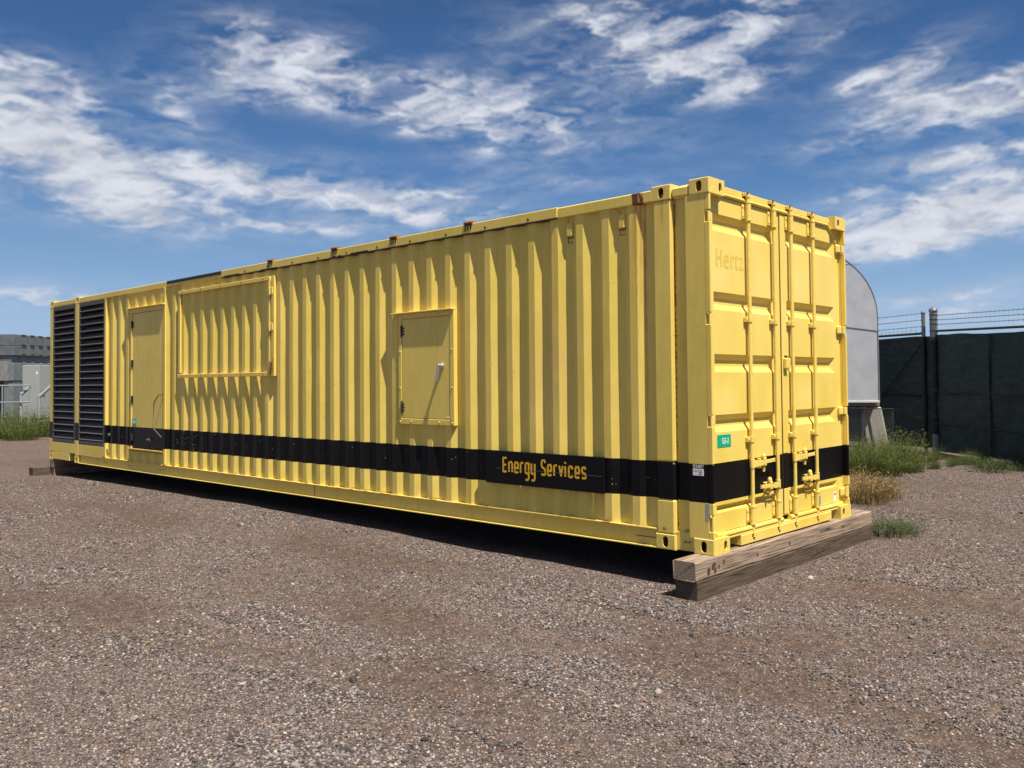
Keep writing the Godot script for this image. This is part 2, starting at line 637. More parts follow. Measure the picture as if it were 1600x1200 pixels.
func stone_color(r: RandomNumberGenerator) -> Color:     # linear
	var g := 0.045 + 0.235 * pow(r.randf(), 1.7)
	var t := r.randf()
	if t < 0.035:
		return Color(0.38, 0.33, 0.28) * r.randf_range(0.7, 1.2)
	if t < 0.075:
		return Color(g * 1.55, g * 0.98, g * 0.78)
	if t < 0.10:
		return Color(g * 1.35, g * 1.05, g * 0.62)
	if t < 0.16:
		return Color(g * 0.62, g * 0.63, g * 0.68)
	return Color(g * r.randf_range(1.03, 1.17), g * 0.96, g * r.randf_range(0.87, 1.01))


func make_materials() -> void:
	mat.side = side_paint()
	mat.black = stripe_paint()
	mat.door = mottled(51, 0.004, [[0.0, 0.69, 0.50, 0.085], [0.42, 0.74, 0.565, 0.125], [0.6, 0.755, 0.58, 0.14], [1.0, 0.785, 0.63, 0.20]], V(0.7, 0.35, 0.7), 0.5)
	mat.bar = mottled(52, 0.02, [[0.0, 0.62, 0.43, 0.08], [0.4, 0.74, 0.565, 0.125], [1.0, 0.775, 0.60, 0.16]], V(2, 2, 2), 0.5)
	mat.flatblack = plain(0.0062, 0.0056, 0.0064, 0.38)
	mat.flatblack.metallic_specular = 0.26
	mat.rubber = plain(0.02, 0.02, 0.02, 0.7)
	mat.shade = plain(0.03, 0.025, 0.02, 0.9)
	mat.louver = plain(0.105, 0.100, 0.100, 0.7)
	mat.louver.metallic_specular = 0.25
	mat.rust = mottled(53, 0.03, [[0.0, 0.07, 0.028, 0.014], [0.5, 0.24, 0.10, 0.03], [1.0, 0.50, 0.29, 0.07]], V(6, 6, 6), 0.9)
	mat.chip = mottled(54, 0.03, [[0.0, 0.12, 0.05, 0.03], [0.45, 0.30, 0.33, 0.36], [1.0, 0.36, 0.38, 0.40]], V(7, 4, 7), 0.6)
	mat.steel = plain(0.55, 0.55, 0.56, 0.35, 0.85)
	mat.galv = mottled(55, 0.03, [[0.0, 0.12, 0.125, 0.13], [0.5, 0.19, 0.195, 0.20], [1.0, 0.29, 0.295, 0.30]], V(3, 3, 3), 0.45, 0.4)
	mat.green = plain(0.0, 0.36, 0.20, 0.45)
	mat.white = plain(0.8, 0.8, 0.8, 0.5)
	mat.letter = plain(0.80, 0.47, 0.012, 0.5)
	mat.ghost = plain(0.66, 0.47, 0.085, 0.6)
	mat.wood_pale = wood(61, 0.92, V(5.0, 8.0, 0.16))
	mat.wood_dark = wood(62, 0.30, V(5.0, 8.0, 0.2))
	var g := gravel_tile()
	var m := StandardMaterial3D.new()
	m.albedo_texture = g[0]
	m.normal_enabled = true
	m.normal_texture = g[1]
	m.normal_scale = 0.9
	m.uv1_scale = V(1 / 2.4, 1 / 2.4, 1)
	m.vertex_color_use_as_albedo = true
	m.roughness = 0.95
	m.metallic_specular = 0.2
	mat.gravel = m
	var p := StandardMaterial3D.new()
	p.vertex_color_use_as_albedo = true
	p.roughness = 0.9
	p.metallic_specular = 0.25
	mat.pebble = p

# ------------------------------------------------------------------ ground
var lumps: FastNoiseLite
var patches: FastNoiseLite

# wheel tracks across the yard, as pixels of the photograph laid on the ground: path, half width in metres
const TRACKS := [
	[[-150, 840], [150, 868], [400, 915], [620, 968], [850, 1012], [1150, 1075], [1700, 1195]],
	[[-150, 905], [150, 950], [420, 1015], [700, 1085], [950, 1160], [1100, 1210]],
	[[1130, 935], [1280, 912], [1450, 930], [1750, 990]],
	[[1050, 1010], [1300, 985], [1500, 1000], [1750, 1050]],
	[[-100, 775], [150, 795], [420, 850], [650, 890], [900, 935], [1050, 985]],
]
const TR_X0 := -15.0
const TR_Z0 := -7.0
const TR_W := 230
const TR_H := 170
var track_map := PackedFloat32Array()

func lay_tracks() -> void:
	track_map.resize(TR_W * TR_H)
	var wob := fbm(73, 0.5, 3)
	for line in TRACKS:
		var pts := []
		for q in line:
			var d := ray(q[0], q[1])
			var p := EYE - d * EYE.y / d.y
			pts.append(Vector2(p.x, p.z))
		for j in TR_H:
			for i in TR_W:
				var c := Vector2(TR_X0 + i * 0.1, TR_Z0 + j * 0.1)
				c += Vector2(wob.get_noise_2d(c.x, c.y), wob.get_noise_2d(c.y, c.x + 50.0)) * 0.25
				var best := 99.0
				for k in pts.size() - 1:
					best = minf(best, c.distance_to(Geometry2D.get_closest_point_to_segment(c, pts[k], pts[k + 1])))
				var v := 1.0 - smoothstep(0.10, 0.30, best)
				track_map[j * TR_W + i] = maxf(track_map[j * TR_W + i], v)


func track(x: float, z: float) -> float:
	var u := (x - TR_X0) * 10.0
	var w := (z - TR_Z0) * 10.0
	var i := int(floor(u))
	var j := int(floor(w))
	if i < 0 or j < 0 or i >= TR_W - 1 or j >= TR_H - 1:
		return 0.0
	u -= i
	w -= j
	var at := j * TR_W + i
	return lerpf(lerpf(track_map[at], track_map[at + 1], u), lerpf(track_map[at + TR_W], track_map[at + TR_W + 1], u), w)


func ground_y(x: float, z: float) -> float:
	var far := clampf((Vector2(x - 0.0, z - 0.0).length() - 14.0) / 30.0, 0.0, 1.0)
	var h := lumps.get_noise_2d(x, z) * 0.026 * (1.0 + far) - 0.022 * track(x, z)
	# gravel heaped a little along the middle of the container
	h += 0.055 * exp(-pow((x + 7.2) / 4.2, 2.0)) * exp(-pow((z + 0.2) / 1.3, 2.0))
	# kept level where the timbers lie
	h *= 1.0 - 0.9 * exp(-pow(x / 0.5, 2.0)) * (1.0 if z < 0.8 and z > -3.2 else 0.0)
	return h


func dirt(x: float, z: float) -> float:      # 0 gravel, 1 bare soil: drifting patches, and the wheel tracks
	var a := patches.get_noise_2d(x * 0.8 + z * 0.35, z * 1.5 - x * 0.5)
	return clampf(smoothstep(0.02, 0.5, a) * 0.75 + track(x, z) * clampf(0.55 + a * 1.1, 0.0, 1.0), 0.0, 1.0)


func build_ground() -> void:
	lumps = fbm(71, 0.35, 4)
	patches = fbm(72, 0.28, 5)
	lay_tracks()
	var xs := []
	var zs := []
	for q in [-400.0, -250.0, -150.0, -90.0, -60.0, -45.0, -36.0, -30.0, -26.0]:
		xs.append(q)
	var t := -23.0
	while t < 9.01:
		xs.append(t)
		t += 0.12 if t > -6.0 else 0.2 if t > -10.0 else 0.4
	for q in [10.0, 13.0, 18.0, 30.0, 60.0, 150.0, 400.0]:
		xs.append(q)
	for q in [-400.0, -250.0, -150.0, -90.0, -60.0, -40.0, -30.0, -25.0, -22.0, -20.0]:
		zs.append(q)
	t = -18.0
	while t < 8.01:
		zs.append(t)
		t += 0.12 if t > -0.5 else 0.2 if t > -6.0 else 0.4
	for q in [9.0, 11.0, 15.0, 25.0, 60.0, 150.0, 400.0]:
		zs.append(q)
	var st := SurfaceTool.new()
	st.begin(Mesh.PRIMITIVE_TRIANGLES)
	for z in zs:
		for x in xs:
			var d := dirt(x, z)
			var c := Color(1.0, 0.955, 0.93).lerp(Color(0.80, 0.745, 0.70), d)
			st.set_color(c)
			st.set_uv(Vector2(x, z))
			st.set_normal(Vector3.UP)
			st.add_vertex(V(x, ground_y(x, z), z))
	var w := xs.size()
	for j in zs.size() - 1:
		for i in w - 1:
			var a := j * w + i
			for k in [a, a + 1, a + w + 1, a, a + w + 1, a + w]:
				st.add_index(k)
	st.generate_normals()
	var o := obj("ground", st.commit(), mat.gravel)
	o.set_meta("kind", "structure")
	tag(o, "brown grey crushed gravel ground of the yard", "ground")

	# loose stones standing on it, thinning out with the distance from the yard's open middle
	var shapes := []
	var r := rng(90)
	for k in 4:
		var s := Shape.new()
		var ico := ico_points()
		var pts := []
		for p in ico[0]:
			pts.append(Vector3(p.x * r.randf_range(0.75, 1.2), p.y * r.randf_range(0.5, 0.8), p.z * r.randf_range(0.75, 1.2)))
		for f in ico[1]:
			s.tri(pts[f[0]], pts[f[1]], pts[f[2]])
		shapes.append(s.mesh())
	var root := Node3D.new()
	root.name = "loose_gravel"
	add_child(root)
	tag(root, "loose grey brown and pink gravel stones lying on the yard", "gravel")
	root.set_meta("kind", "stuff")
	for k in 4:
		var buf := PackedFloat32Array()
		var count := 82000
		buf.resize(count * 16)
		var at := 0
		var made := 0
		while made < count:
			var dist := 2.3 + 15.0 * pow(r.randf(), 1.75)
			var ang := 0.733 + r.randf_range(-0.80, 0.80)
			var x := EYE.x - sin(ang) * dist
			var z := EYE.z - cos(ang) * dist
			if z < 0.0 and x < 0.02 and z > -WID and x > -LEN:
				continue
			if x > -0.2 and x < 0.05 and z > -2.9 and z < 0.3:
				continue
			var d := dirt(x, z)
			if r.randf() < d * 0.85:
				continue
			var size := (0.0036 + 0.0052 * pow(r.randf(), 2.2)) * (1.0 + dist * 0.02)
			size *= 1.0 + 0.28 * clampf(lumps.get_noise_2d(x * 2.0 + 31.0, z * 2.0) * 2.0, -0.5, 1.0)
			if r.randf() < 0.004:
				size *= r.randf_range(1.6, 3.0)
			var b := Basis.from_euler(V(r.randf_range(-0.5, 0.5), r.randf() * TAU, r.randf_range(-0.5, 0.5))).scaled(V(size, size * r.randf_range(0.8, 1.1), size))
			var y := ground_y(x, z) + size * 0.25
			var c := stone_color(r)
			buf[at] = b.x.x; buf[at + 1] = b.y.x; buf[at + 2] = b.z.x; buf[at + 3] = x
			buf[at + 4] = b.x.y; buf[at + 5] = b.y.y; buf[at + 6] = b.z.y; buf[at + 7] = y
			buf[at + 8] = b.x.z; buf[at + 9] = b.y.z; buf[at + 10] = b.z.z; buf[at + 11] = z
			buf[at + 12] = c.r; buf[at + 13] = c.g; buf[at + 14] = c.b; buf[at + 15] = 1.0
			at += 16
			made += 1
		var mm := MultiMesh.new()
		mm.transform_format = MultiMesh.TRANSFORM_3D
		mm.use_colors = true
		mm.mesh = shapes[k]
		mm.instance_count = count
		mm.buffer = buf
		var mi := MultiMeshInstance3D.new()
		mi.name = "stones"
		mi.multimesh = mm
		mi.material_override = mat.pebble
		mi.set_meta("kind", "stuff")
		root.add_child(mi, true)


func ico_points() -> Array:
	var p := (1.0 + sqrt(5.0)) / 2.0
	var v := [V(-1, p, 0), V(1, p, 0), V(-1, -p, 0), V(1, -p, 0), V(0, -1, p), V(0, 1, p), V(0, -1, -p), V(0, 1, -p), V(p, 0, -1), V(p, 0, 1), V(-p, 0, -1), V(-p, 0, 1)]
	for i in 12:
		v[i] = v[i].normalized()
	return [v, [[0, 11, 5], [0, 5, 1], [0, 1, 7], [0, 7, 10], [0, 10, 11], [1, 5, 9], [5, 11, 4], [11, 10, 2], [10, 7, 6], [7, 1, 8], [3, 9, 4], [3, 4, 2], [3, 2, 6], [3, 6, 8], [3, 8, 9], [4, 9, 5], [2, 4, 11], [6, 2, 10], [8, 6, 7], [9, 8, 1]]]

# ------------------------------------------------------------------ the container
var dents: FastNoiseLite

# a stretch of corrugated sheet between x0..x1 and y0..y1; xr is the right-hand edge of one outer flat
func corrugated(x0: float, x1: float, y0: float, y1: float, xr := -0.679, pitch := STEP) -> Shape:
	var s := Shape.new()
	var pts := []
	var k := int(floor((x0 - xr) / pitch)) - 1
	while xr + k * pitch < x1 + pitch:
		var e := xr + k * pitch
		pts.append(Vector2(e - 0.072, OUT))
		pts.append(Vector2(e, OUT))
		pts.append(Vector2(e + 0.068, OUT - DEEP))
		pts.append(Vector2(e + 0.138, OUT - DEEP))
		k += 1
	var cut := []
	for i in pts.size() - 1:
		var a: Vector2 = pts[i]
		var b: Vector2 = pts[i + 1]
		if b.x <= x0 or a.x >= x1:
			continue
		var a2 := a if a.x >= x0 else a.lerp(b, (x0 - a.x) / (b.x - a.x))
		var b2 := b if b.x <= x1 else a.lerp(b, (x1 - a.x) / (b.x - a.x))
		cut.append([a2, b2])
	var rows := maxi(1, int(ceil((y1 - y0) / 0.22)))
	for c in cut:
		for j in rows:
			var ya := lerpf(y0, y1, float(j) / rows)
			var yb := lerpf(y0, y1, float(j + 1) / rows)
			s.quad(bent(c[0], ya), bent(c[1], ya), bent(c[1], yb), bent(c[0], yb))
	return s


func bent(p: Vector2, y: float) -> Vector3:       # the sheet is not perfectly true
	return V(p.x + 0.0034 * dents.get_noise_2d(p.x * 1.7, y * 1.2 + 40.0), y, p.y + 0.0028 * dents.get_noise_2d(p.x * 1.3, y * 1.0) - 0.001)


# a corner casting; corner = its outermost point, sx, sy, sz point inwards
func casting(corner: Vector3, sx: float, sy: float, sz: float, size: Vector3, hole_end := true, material: Material = null, parent: Node = null) -> void:
	var s := Shape.new()
	var lo := V(minf(corner.x, corner.x + sx * size.x), minf(corner.y, corner.y + sy * size.y), minf(corner.z, corner.z + sz * size.z))
	var hi := lo + size
	var b := 0.006
	# faces: z outer with hole, x outer with hole; the rest plain
	var zf := hi.z if sz < 0 else lo.z
	if sz < 0:
		s.plate_hole(V(lo.x + b, lo.y + b, zf), Vector3.RIGHT, Vector3.UP, size.x - 2 * b, size.y - 2 * b, Vector2(size.x / 2 - b, size.y / 2 - b), 0.0255, 0.042, 0.013)
		s.quad(V(lo.x, lo.y, zf - b), V(lo.x + b, lo.y + b, zf), V(lo.x + b, hi.y - b, zf), V(lo.x, hi.y, zf - b))
		s.quad(V(hi.x - b, lo.y + b, zf), V(hi.x, lo.y, zf - b), V(hi.x, hi.y, zf - b), V(hi.x - b, hi.y - b, zf))
		s.quad(V(lo.x + b, hi.y - b, zf), V(hi.x - b, hi.y - b, zf), V(hi.x, hi.y, zf - b), V(lo.x, hi.y, zf - b))
		s.quad(V(lo.x, lo.y, zf - b), V(hi.x, lo.y, zf - b), V(hi.x - b, lo.y + b, zf), V(lo.x + b, lo.y + b, zf))
	else:
		s.quad(V(hi.x, lo.y, zf), V(lo.x, lo.y, zf), V(lo.x, hi.y, zf), V(hi.x, hi.y, zf))
	var z1 := hi.z - (b if sz < 0 else 0.0)
	var cz := 0.157 if sz < 0 else size.z - 0.157
	if hole_end:
		var w := z1 - lo.z
		s.plate_hole(V(hi.x, lo.y, z1), Vector3.FORWARD, Vector3.UP, w, size.y, Vector2(clampf(cz, 0.04, w - 0.04), size.y / 2), 0.0215, 0.036, 0.013)
	else:
		s.quad(V(hi.x, lo.y, z1), V(hi.x, lo.y, lo.z), V(hi.x, hi.y, lo.z), V(hi.x, hi.y, z1))
	s.quad(V(lo.x, lo.y, lo.z), V(lo.x, lo.y, z1), V(lo.x, hi.y, z1), V(lo.x, hi.y, lo.z))
	s.quad(V(lo.x, hi.y, z1), V(hi.x, hi.y, z1), V(hi.x, hi.y, lo.z), V(lo.x, hi.y, lo.z))
	s.quad(V(lo.x, lo.y, lo.z), V(hi.x, lo.y, lo.z), V(hi.x, lo.y, z1), V(lo.x, lo.y, z1))
	if sz < 0:
		s.quad(V(hi.x, lo.y, lo.z), V(lo.x, lo.y, lo.z), V(lo.x, hi.y, lo.z), V(hi.x, hi.y, lo.z))
	else:
		s.quad(V(lo.x, lo.y, hi.z), V(hi.x, lo.y, hi.z), V(hi.x, hi.y, hi.z), V(lo.x, hi.y, hi.z))
	obj("corner_casting", s, material, parent)

# a panel in the plane x = px facing +x, between z0 > z1, with trapezoid trays pressed into it
func pressed_panel(px: float, y0: float, y1: float, z0: float, z1: float, tz0: float, tz1: float, trays: Array, deep: float) -> Shape:
	var s := Shape.new()
	var edges := []
	for t in trays:
		edges.append(t)
	edges.sort_custom(func(a, b): return a[0] < b[0])
	sheet(s, px, y0, y1, z0, tz0)
	sheet(s, px, y0, y1, tz1, z1)
	var y := y0
	for t in edges:
		sheet(s, px, y, t[0], tz0, tz1)
		var sl: float = minf(0.045, (t[1] - t[0]) * 0.36)
		var a := [V(px, t[0], tz0), V(px, t[0], tz1), V(px, t[1], tz1), V(px, t[1], tz0)]
		var b := [V(px - deep, t[0] + sl, tz0 - 0.012), V(px - deep, t[0] + sl, tz1 + 0.05), V(px - deep, t[1] - sl, tz1 + 0.05), V(px - deep, t[1] - sl, tz0 - 0.012)]
		for k in 4:
			var l := (k + 1) % 4
			s.quad(a[k], a[l], b[l], b[k])
		s.quad(b[0], b[1], b[2], b[3])
		y = t[1]
	sheet(s, px, y, y1, tz0, tz1)
	return s


func sheet(s: Shape, px: float, y0: float, y1: float, z0: float, z1: float) -> void:
	var rows := maxi(1, int((y1 - y0) / 0.12))
	var cols := maxi(1, int(absf(z1 - z0) / 0.14))
	for j in rows:
		for i in cols:
			var ya := lerpf(y0, y1, float(j) / rows)
			var yb := lerpf(y0, y1, float(j + 1) / rows)
			var za := lerpf(z0, z1, float(i) / cols)
			var zb := lerpf(z0, z1, float(i + 1) / cols)
			s.quad(V(px, ya, za), V(px, ya, zb), V(px, yb, zb), V(px, yb, za))


func build_container() -> void:
	dents = fbm(81, 1.1, 3)
	var c := thing("shipping_container", "long yellow corrugated generator container with a black stripe, standing on timbers", "container", V(0, BASE, 0))
	side_walls(c)
	frame_members(c)
	louvers(c)
	tall_door(c)
	shutter(c)
	small_door(c)
	sign_plate(c)
	small_side_bits(c)
	cargo_doors(c)


func wall(c: Node3D, x0: float, x1: float, y0: float, y1: float, xr := -0.679, pitch := STEP) -> void:
	# split where the stripe is painted
	var cuts := [y0, y1]
	if STRIPE_LOW > y0 and STRIPE_LOW < y1: cuts.append(STRIPE_LOW)
	if STRIPE_TOP > y0 and STRIPE_TOP < y1: cuts.append(STRIPE_TOP)
	cuts.sort()
	for i in cuts.size() - 1:
		var mid: float = (cuts[i] + cuts[i + 1]) * 0.5
		var black := mid > STRIPE_LOW and mid < STRIPE_TOP
		var o := obj("painted_stripe" if black else "corrugated_wall", corrugated(x0, x1, cuts[i], cuts[i + 1], xr, pitch), mat.black if black else mat.side, c)
		if black:
			o.set_meta("label", "glossy black stripe painted across the corrugation")


func striped(c: Node, called: String, lo: Vector3, hi: Vector3, bev := 0.004, upper: Material = null) -> void:
	# an upright member, black where the stripe crosses it
	var m: Material = upper if upper else mat.side
	var o := boxed(called, V(lo.x, STRIPE_TOP, lo.z), hi, m, c, bev)
	boxed("stripe_band", V(lo.x, STRIPE_LOW, lo.z), V(hi.x, STRIPE_TOP, hi.z), mat.flatblack, o, bev)
	boxed("foot", lo, V(hi.x, STRIPE_LOW, hi.z), m, o, bev)


func side_walls(c: Node3D) -> void:
	wall(c, -11.215, -10.262, 0.155, 2.715, -11.262, 0.297)
	wall(c, -9.07, -0.50, 0.155, 2.715)
	obj("corrugated_wall", corrugated(-10.262, -9.07, 2.47, 2.715, -10.372, 0.297), mat.side, c)
	obj("corrugated_wall", corrugated(-10.262, -9.07, 0.155, 0.318, -10.372, 0.297), mat.side, c)
	# recessed web between the corner post and the inner post
	boxed("web_panel", V(-0.345, STRIPE_TOP, -0.06), V(-0.215, 2.72, -0.045), mat.side, c, 0)
	boxed("web_panel", V(-0.345, STRIPE_LOW, -0.06), V(-0.215, STRIPE_TOP, -0.045), mat.flatblack, c, 0)
	boxed("web_panel", V(-0.345, 0.15, -0.06), V(-0.215, STRIPE_LOW, -0.045), mat.side, c, 0)
	# the far wall, the far end and the roof close the box
	boxed("rear_wall", V(-LEN + 0.1, 0.1, -WID + 0.01), V(-0.1, 2.75, -WID + 0.05), mat.side, c, 0)
	boxed("end_wall", V(-LEN + 0.02, 0.1, -WID + 0.05), V(-LEN + 0.06, 2.75, -0.05), mat.door, c, 0)
	boxed("floor", V(-LEN + 0.1, 0.10, -WID + 0.05), V(-0.12, 0.14, -0.06), mat.wood_dark, c, 0)
	var roof := Shape.new()
	var x := -LEN + 0.15
	while x < -0.3:
		roof.box(V(x, 2.752, -WID + 0.05), V(x + 0.10, 2.775, -0.05), 0.008)
		x += 0.209
	var rf := boxed("roof", V(-LEN + 0.06, 2.74, -WID + 0.05), V(-0.16, 2.755, -0.04), mat.door, c, 0)
	obj("roof_corrugation", roof, mat.door, rf)


func frame_members(c: Node3D) -> void:
	# bottom rails
	var rail := boxed("bottom_rail", V(-12.345, 0.012, -0.12), V(-0.52, 0.143, -0.034), mat.side, c, 0)
	boxed("rail_flange", V(-12.345, 0.0, -0.12), V(-0.52, 0.012, 0.0), mat.side, rail, 0.003)
	boxed("rail_flange", V(-12.345, 0.143, -0.12), V(-0.52, 0.155, 0.0), mat.side, rail, 0.003)
	boxed("bottom_rail", V(-LEN + 0.18, 0.02, -0.12), V(-12.76, 0.15, 0.0), mat.side, c, 0.005)
	boxed("bottom_rail", V(-0.345, 0.004, -0.16), V(-0.178, 0.148, -0.028), mat.side, c, 0.004)
	boxed("bottom_rail", V(-LEN + 0.18, 0.0, -WID), V(-0.18, 0.155, -WID + 0.1), mat.side, c, 0.005)
	boxed("weld_seam", V(-5.30, 0.012, -0.0345), V(-5.292, 0.143, -0.0315), mat.shade, rail, 0)
	for q in [[-11.35, -11.18], [-10.42, -10.28], [-9.37, -9.20], [-0.74, -0.53]]:
		boxed("weld_seam", V(q[0], 0.070, -0.0345), V(q[1], 0.0745, -0.0315), mat.shade, rail, 0)
	# top rails
	boxed("top_rail", V(-1.51, 2.705, -0.09), V(-0.515, 2.798, 0.0), mat.side, c, 0.008)
	var cover := boxed("top_rail", V(-7.42, 2.712, -0.09), V(-1.51, 2.802, 0.008), mat.side, c, 0.005)
	boxed("rail_lip", V(-7.42, 2.703, -0.05), V(-1.515, 2.712, 0.0085), mat.rubber, cover, 0)
	var tape := rng(19)
	var tx := -7.35
	while tx < -3.4:
		var tl := tape.randf_range(0.05, 0.4)
		if tape.randf() < 0.45:
			boxed("sealant_strip", V(tx, 2.712, 0.008), V(tx + tl, 2.712 + tape.randf_range(0.006, 0.02), 0.0095), mat.rubber, cover, 0.001)
		tx += tl + tape.randf_range(0.02, 0.3)
	var bolt := Shape.new()
	bolt.lathe(Vector3.ZERO, Vector3.BACK, [[-0.004, 0.015], [0.007, 0.013], [0.010, 0.0]], 8)
	var bm := bolt.mesh()
	var x := -1.85
	while x > -7.3:
		var o := obj("bolt", bm, mat.rust, cover)
		o.position = V(x, 2.742, 0.008)
		x -= 0.55
	var tr := boxed("top_rail", V(-9.02, 2.715, -0.09), V(-7.42, 2.758, 0.004), mat.side, c, 0.004)
	boxed("rubber_cap", V(-9.02, 2.758, -0.09), V(-7.42, 2.80, 0.012), mat.rubber, tr, 0.008)
	boxed("top_rail", V(-12.345, 2.715, -0.09), V(-9.02, 2.80, 0.0), mat.side, c, 0.006)
	boxed("top_rail", V(-LEN + 0.178, 2.72, -0.09), V(-12.53, 2.80, 0.0), mat.side, c, 0.006)
	boxed("top_rail", V(-0.345, 2.70, -0.11), V(-0.178, 2.795, -0.004), mat.side, c, 0.02)
	boxed("top_rail", V(-LEN + 0.18, 2.71, -WID), V(-0.18, 2.80, -WID + 0.09), mat.side, c, 0.005)
	# lifting hinges along the rail
	for hx in [-6.18, -4.82, -3.76, -2.62]:
		var s := Shape.new()
		s.box(V(-0.075, 0.0, -0.06), V(0.03, 0.03, 0.012), 0.004)
		s.tube([V(-0.06, 0.012, 0.014), V(0.05, 0.012, 0.014)], 0.014, 8)
		var o := obj("roof_hinge", s, mat.rust, c)
		o.position = V(hx, 2.80, 0.0)
		var pl := Shape.new()
		for q in [-0.055, -0.02, 0.02]:
			pl.box(V(hx + q - 0.008, 2.745 + q * 0.2, 0.008), V(hx + q + 0.008, 2.79, 0.012), 0.002)
		pl.box(V(hx - 0.06, 2.785, 0.008), V(hx + 0.035, 2.797, 0.013), 0.002)
		obj("hinge_strap", pl, mat.rubber, c)
	# posts of the far end
	striped(c, "corner_post", V(-LEN, 0.118, -0.15), V(-LEN + 0.145, 2.706, -0.002))
	striped(c, "inner_post", V(-12.53, 0.118, -0.12), V(-12.36, 2.706, 0.0), 0.012)
	striped(c, "mid_post", V(-11.275, 0.155, -0.10), V(-11.215, 2.715, 0.0))
	striped(c, "corner_post", V(-LEN, 0.118, -WID), V(-LEN + 0.16, 2.706, -WID + 0.15))
	# posts of the door end
	var p := boxed("inner_post", V(-0.515, STRIPE_TOP, -0.13), V(-0.345, 2.706, -0.004), mat.side, c, 0.014)
	boxed("stripe_band", V(-0.515, STRIPE_LOW, -0.13), V(-0.345, STRIPE_TOP, -0.004), mat.flatblack, p, 0.014)
	boxed("foot", V(-0.515, 0.118, -0.13), V(-0.345, STRIPE_LOW, -0.004), mat.side, p, 0.014)
	door_post(c, -0.006, -1.0)
	door_post(c, -WID + 0.006, 1.0)
	# rust along the seam behind the inner post
	var r := rng(15)
	var seam := Shape.new()
	var y := 2.68
	while y > 0.2:
		var l := r.randf_range(0.006, 0.03)
		if y > STRIPE_TOP + 0.1 or y < STRIPE_LOW - 0.08:
			var w := r.randf_range(0.002, 0.011)
			seam.box(V(-0.3445, y - l, -0.046), V(-0.3445 + w, y, -0.0435 + r.randf() * 0.002), 0.0008)
		y -= l + (0.0 if y > 1.9 else r.randf_range(0.0, 0.05))
	obj("rust_seam", seam, mat.rust, c)
	# castings
	var size := V(0.178, 0.118, 0.162)
	var wide := V(0.178, 0.118, 0.225)
	casting(V(0, HGT, 0), -1, -1, -1, wide, true, mat.bar, c)
	casting(V(0, 0, 0), -1, 1, -1, wide, true, mat.bar, c)
	casting(V(0, HGT, -WID), -1, -1, 1, wide, true, mat.bar, c)
	casting(V(0, 0, -WID), -1, 1, 1, wide, true, mat.bar, c)
	casting(V(-0.345, HGT - 0.002, 0), -1, -1, -1, size, false, mat.bar, c)
	casting(V(-0.345, 0, 0), -1, 1, -1, size, false, mat.bar, c)
	casting(V(-12.352, HGT - 0.002, 0), -1, -1, -1, size, false, mat.bar, c)
	casting(V(-12.352, 0, 0), -1, 1, -1, size, false, mat.bar, c)
	casting(V(-LEN + 0.178, HGT, 0), -1, -1, -1, size, false, mat.bar, c)
	casting(V(-LEN + 0.178, 0, 0), -1, 1, -1, size, false, mat.bar, c)
	casting(V(-LEN + 0.178, HGT, -WID), -1, -1, 1, size, false, mat.bar, c)
	casting(V(-LEN + 0.178, 0, -WID), -1, 1, 1, size, false, mat.bar, c)
	# scribbled mark on the short rail
	var mk := Shape.new()
	mk.stroke(V(-0.285, 0.055, -0.0275), Vector3.RIGHT, Vector3.UP, [Vector2(0.025, 0.026), Vector2(0.004, 0.02), Vector2(0.0, 0.012), Vector2(0.02, 0.009), Vector2(0.024, 0.022), Vector2(0.036, 0.008), Vector2(0.042, 0.02), Vector2(0.054, 0.008), Vector2(0.052, 0.028), Vector2(0.066, 0.024), Vector2(0.066, 0.0)], 0.0035, 0.0008)
	obj("scribbled_mark", mk, mat.rubber, c)


const HINGE_Y := [0.237, 0.997, 1.762, 2.533]

func door_post(c: Node3D, zf: float, inward: float) -> void:
	# L-shaped corner post: a web along the side, a narrow flange at the end, notched for the hinges
	var za := minf(zf, zf + inward * 0.10)
	var zb := maxf(zf, zf + inward * 0.10)
	var bands := [[0.118, STRIPE_LOW, mat.side], [STRIPE_LOW, STRIPE_TOP, mat.flatblack], [STRIPE_TOP, 2.706, mat.side]]
	var post := Node3D.new()
	post.name = "corner_post"
	c.add_child(post, true)
	for b in bands:
		boxed("web", V(-0.215, b[0], za), V(-0.066, b[1], zb), b[2], post, 0.0)
		# backing of the flange, set in, and the flange between the notches
		boxed("flange_root", V(-0.066, b[0], minf(zf, zf + inward * 0.022)), V(-0.047, b[1], maxf(zf, zf + inward * 0.022)), b[2], post, 0)
		var y: float = b[0]
		for h in HINGE_Y + [99.0]:
			var lo: float = h - (0.062 if h < 0.5 else 0.043)
			var hi: float = h + (0.062 if h < 0.5 else 0.043)
			var top: float = minf(lo, b[1])
			if top > y + 0.005:
				boxed("flange", V(-0.047, y, minf(zf, zf + inward * 0.022)), V(-0.002, top, maxf(zf, zf + inward * 0.022)), b[2], post, 0.005)
			y = maxf(y, hi)
	for h in HINGE_Y:
		var s := Shape.new()
		var m := 0.058 if h < 0.5 else 0.041
		s.tube([V(-0.018, h - m, zf + inward * 0.012), V(-0.018, h + m, zf + inward * 0.012)], 0.0105, 10)
		s.box(V(-0.03, h - m * 0.8, minf(zf + inward * 0.012, zf + inward * 0.05)), V(-0.015, h + m * 0.8, maxf(zf + inward * 0.012, zf + inward * 0.05)), 0.002)
		obj("hinge_knuckle", s, mat.bar, post)
	if inward < 0:
		boxed("bare_metal_patch", V(-0.072, 0.255, zf - 0.003), V(-0.047, 0.383, zf + 0.0015), mat.chip, post, 0.001)


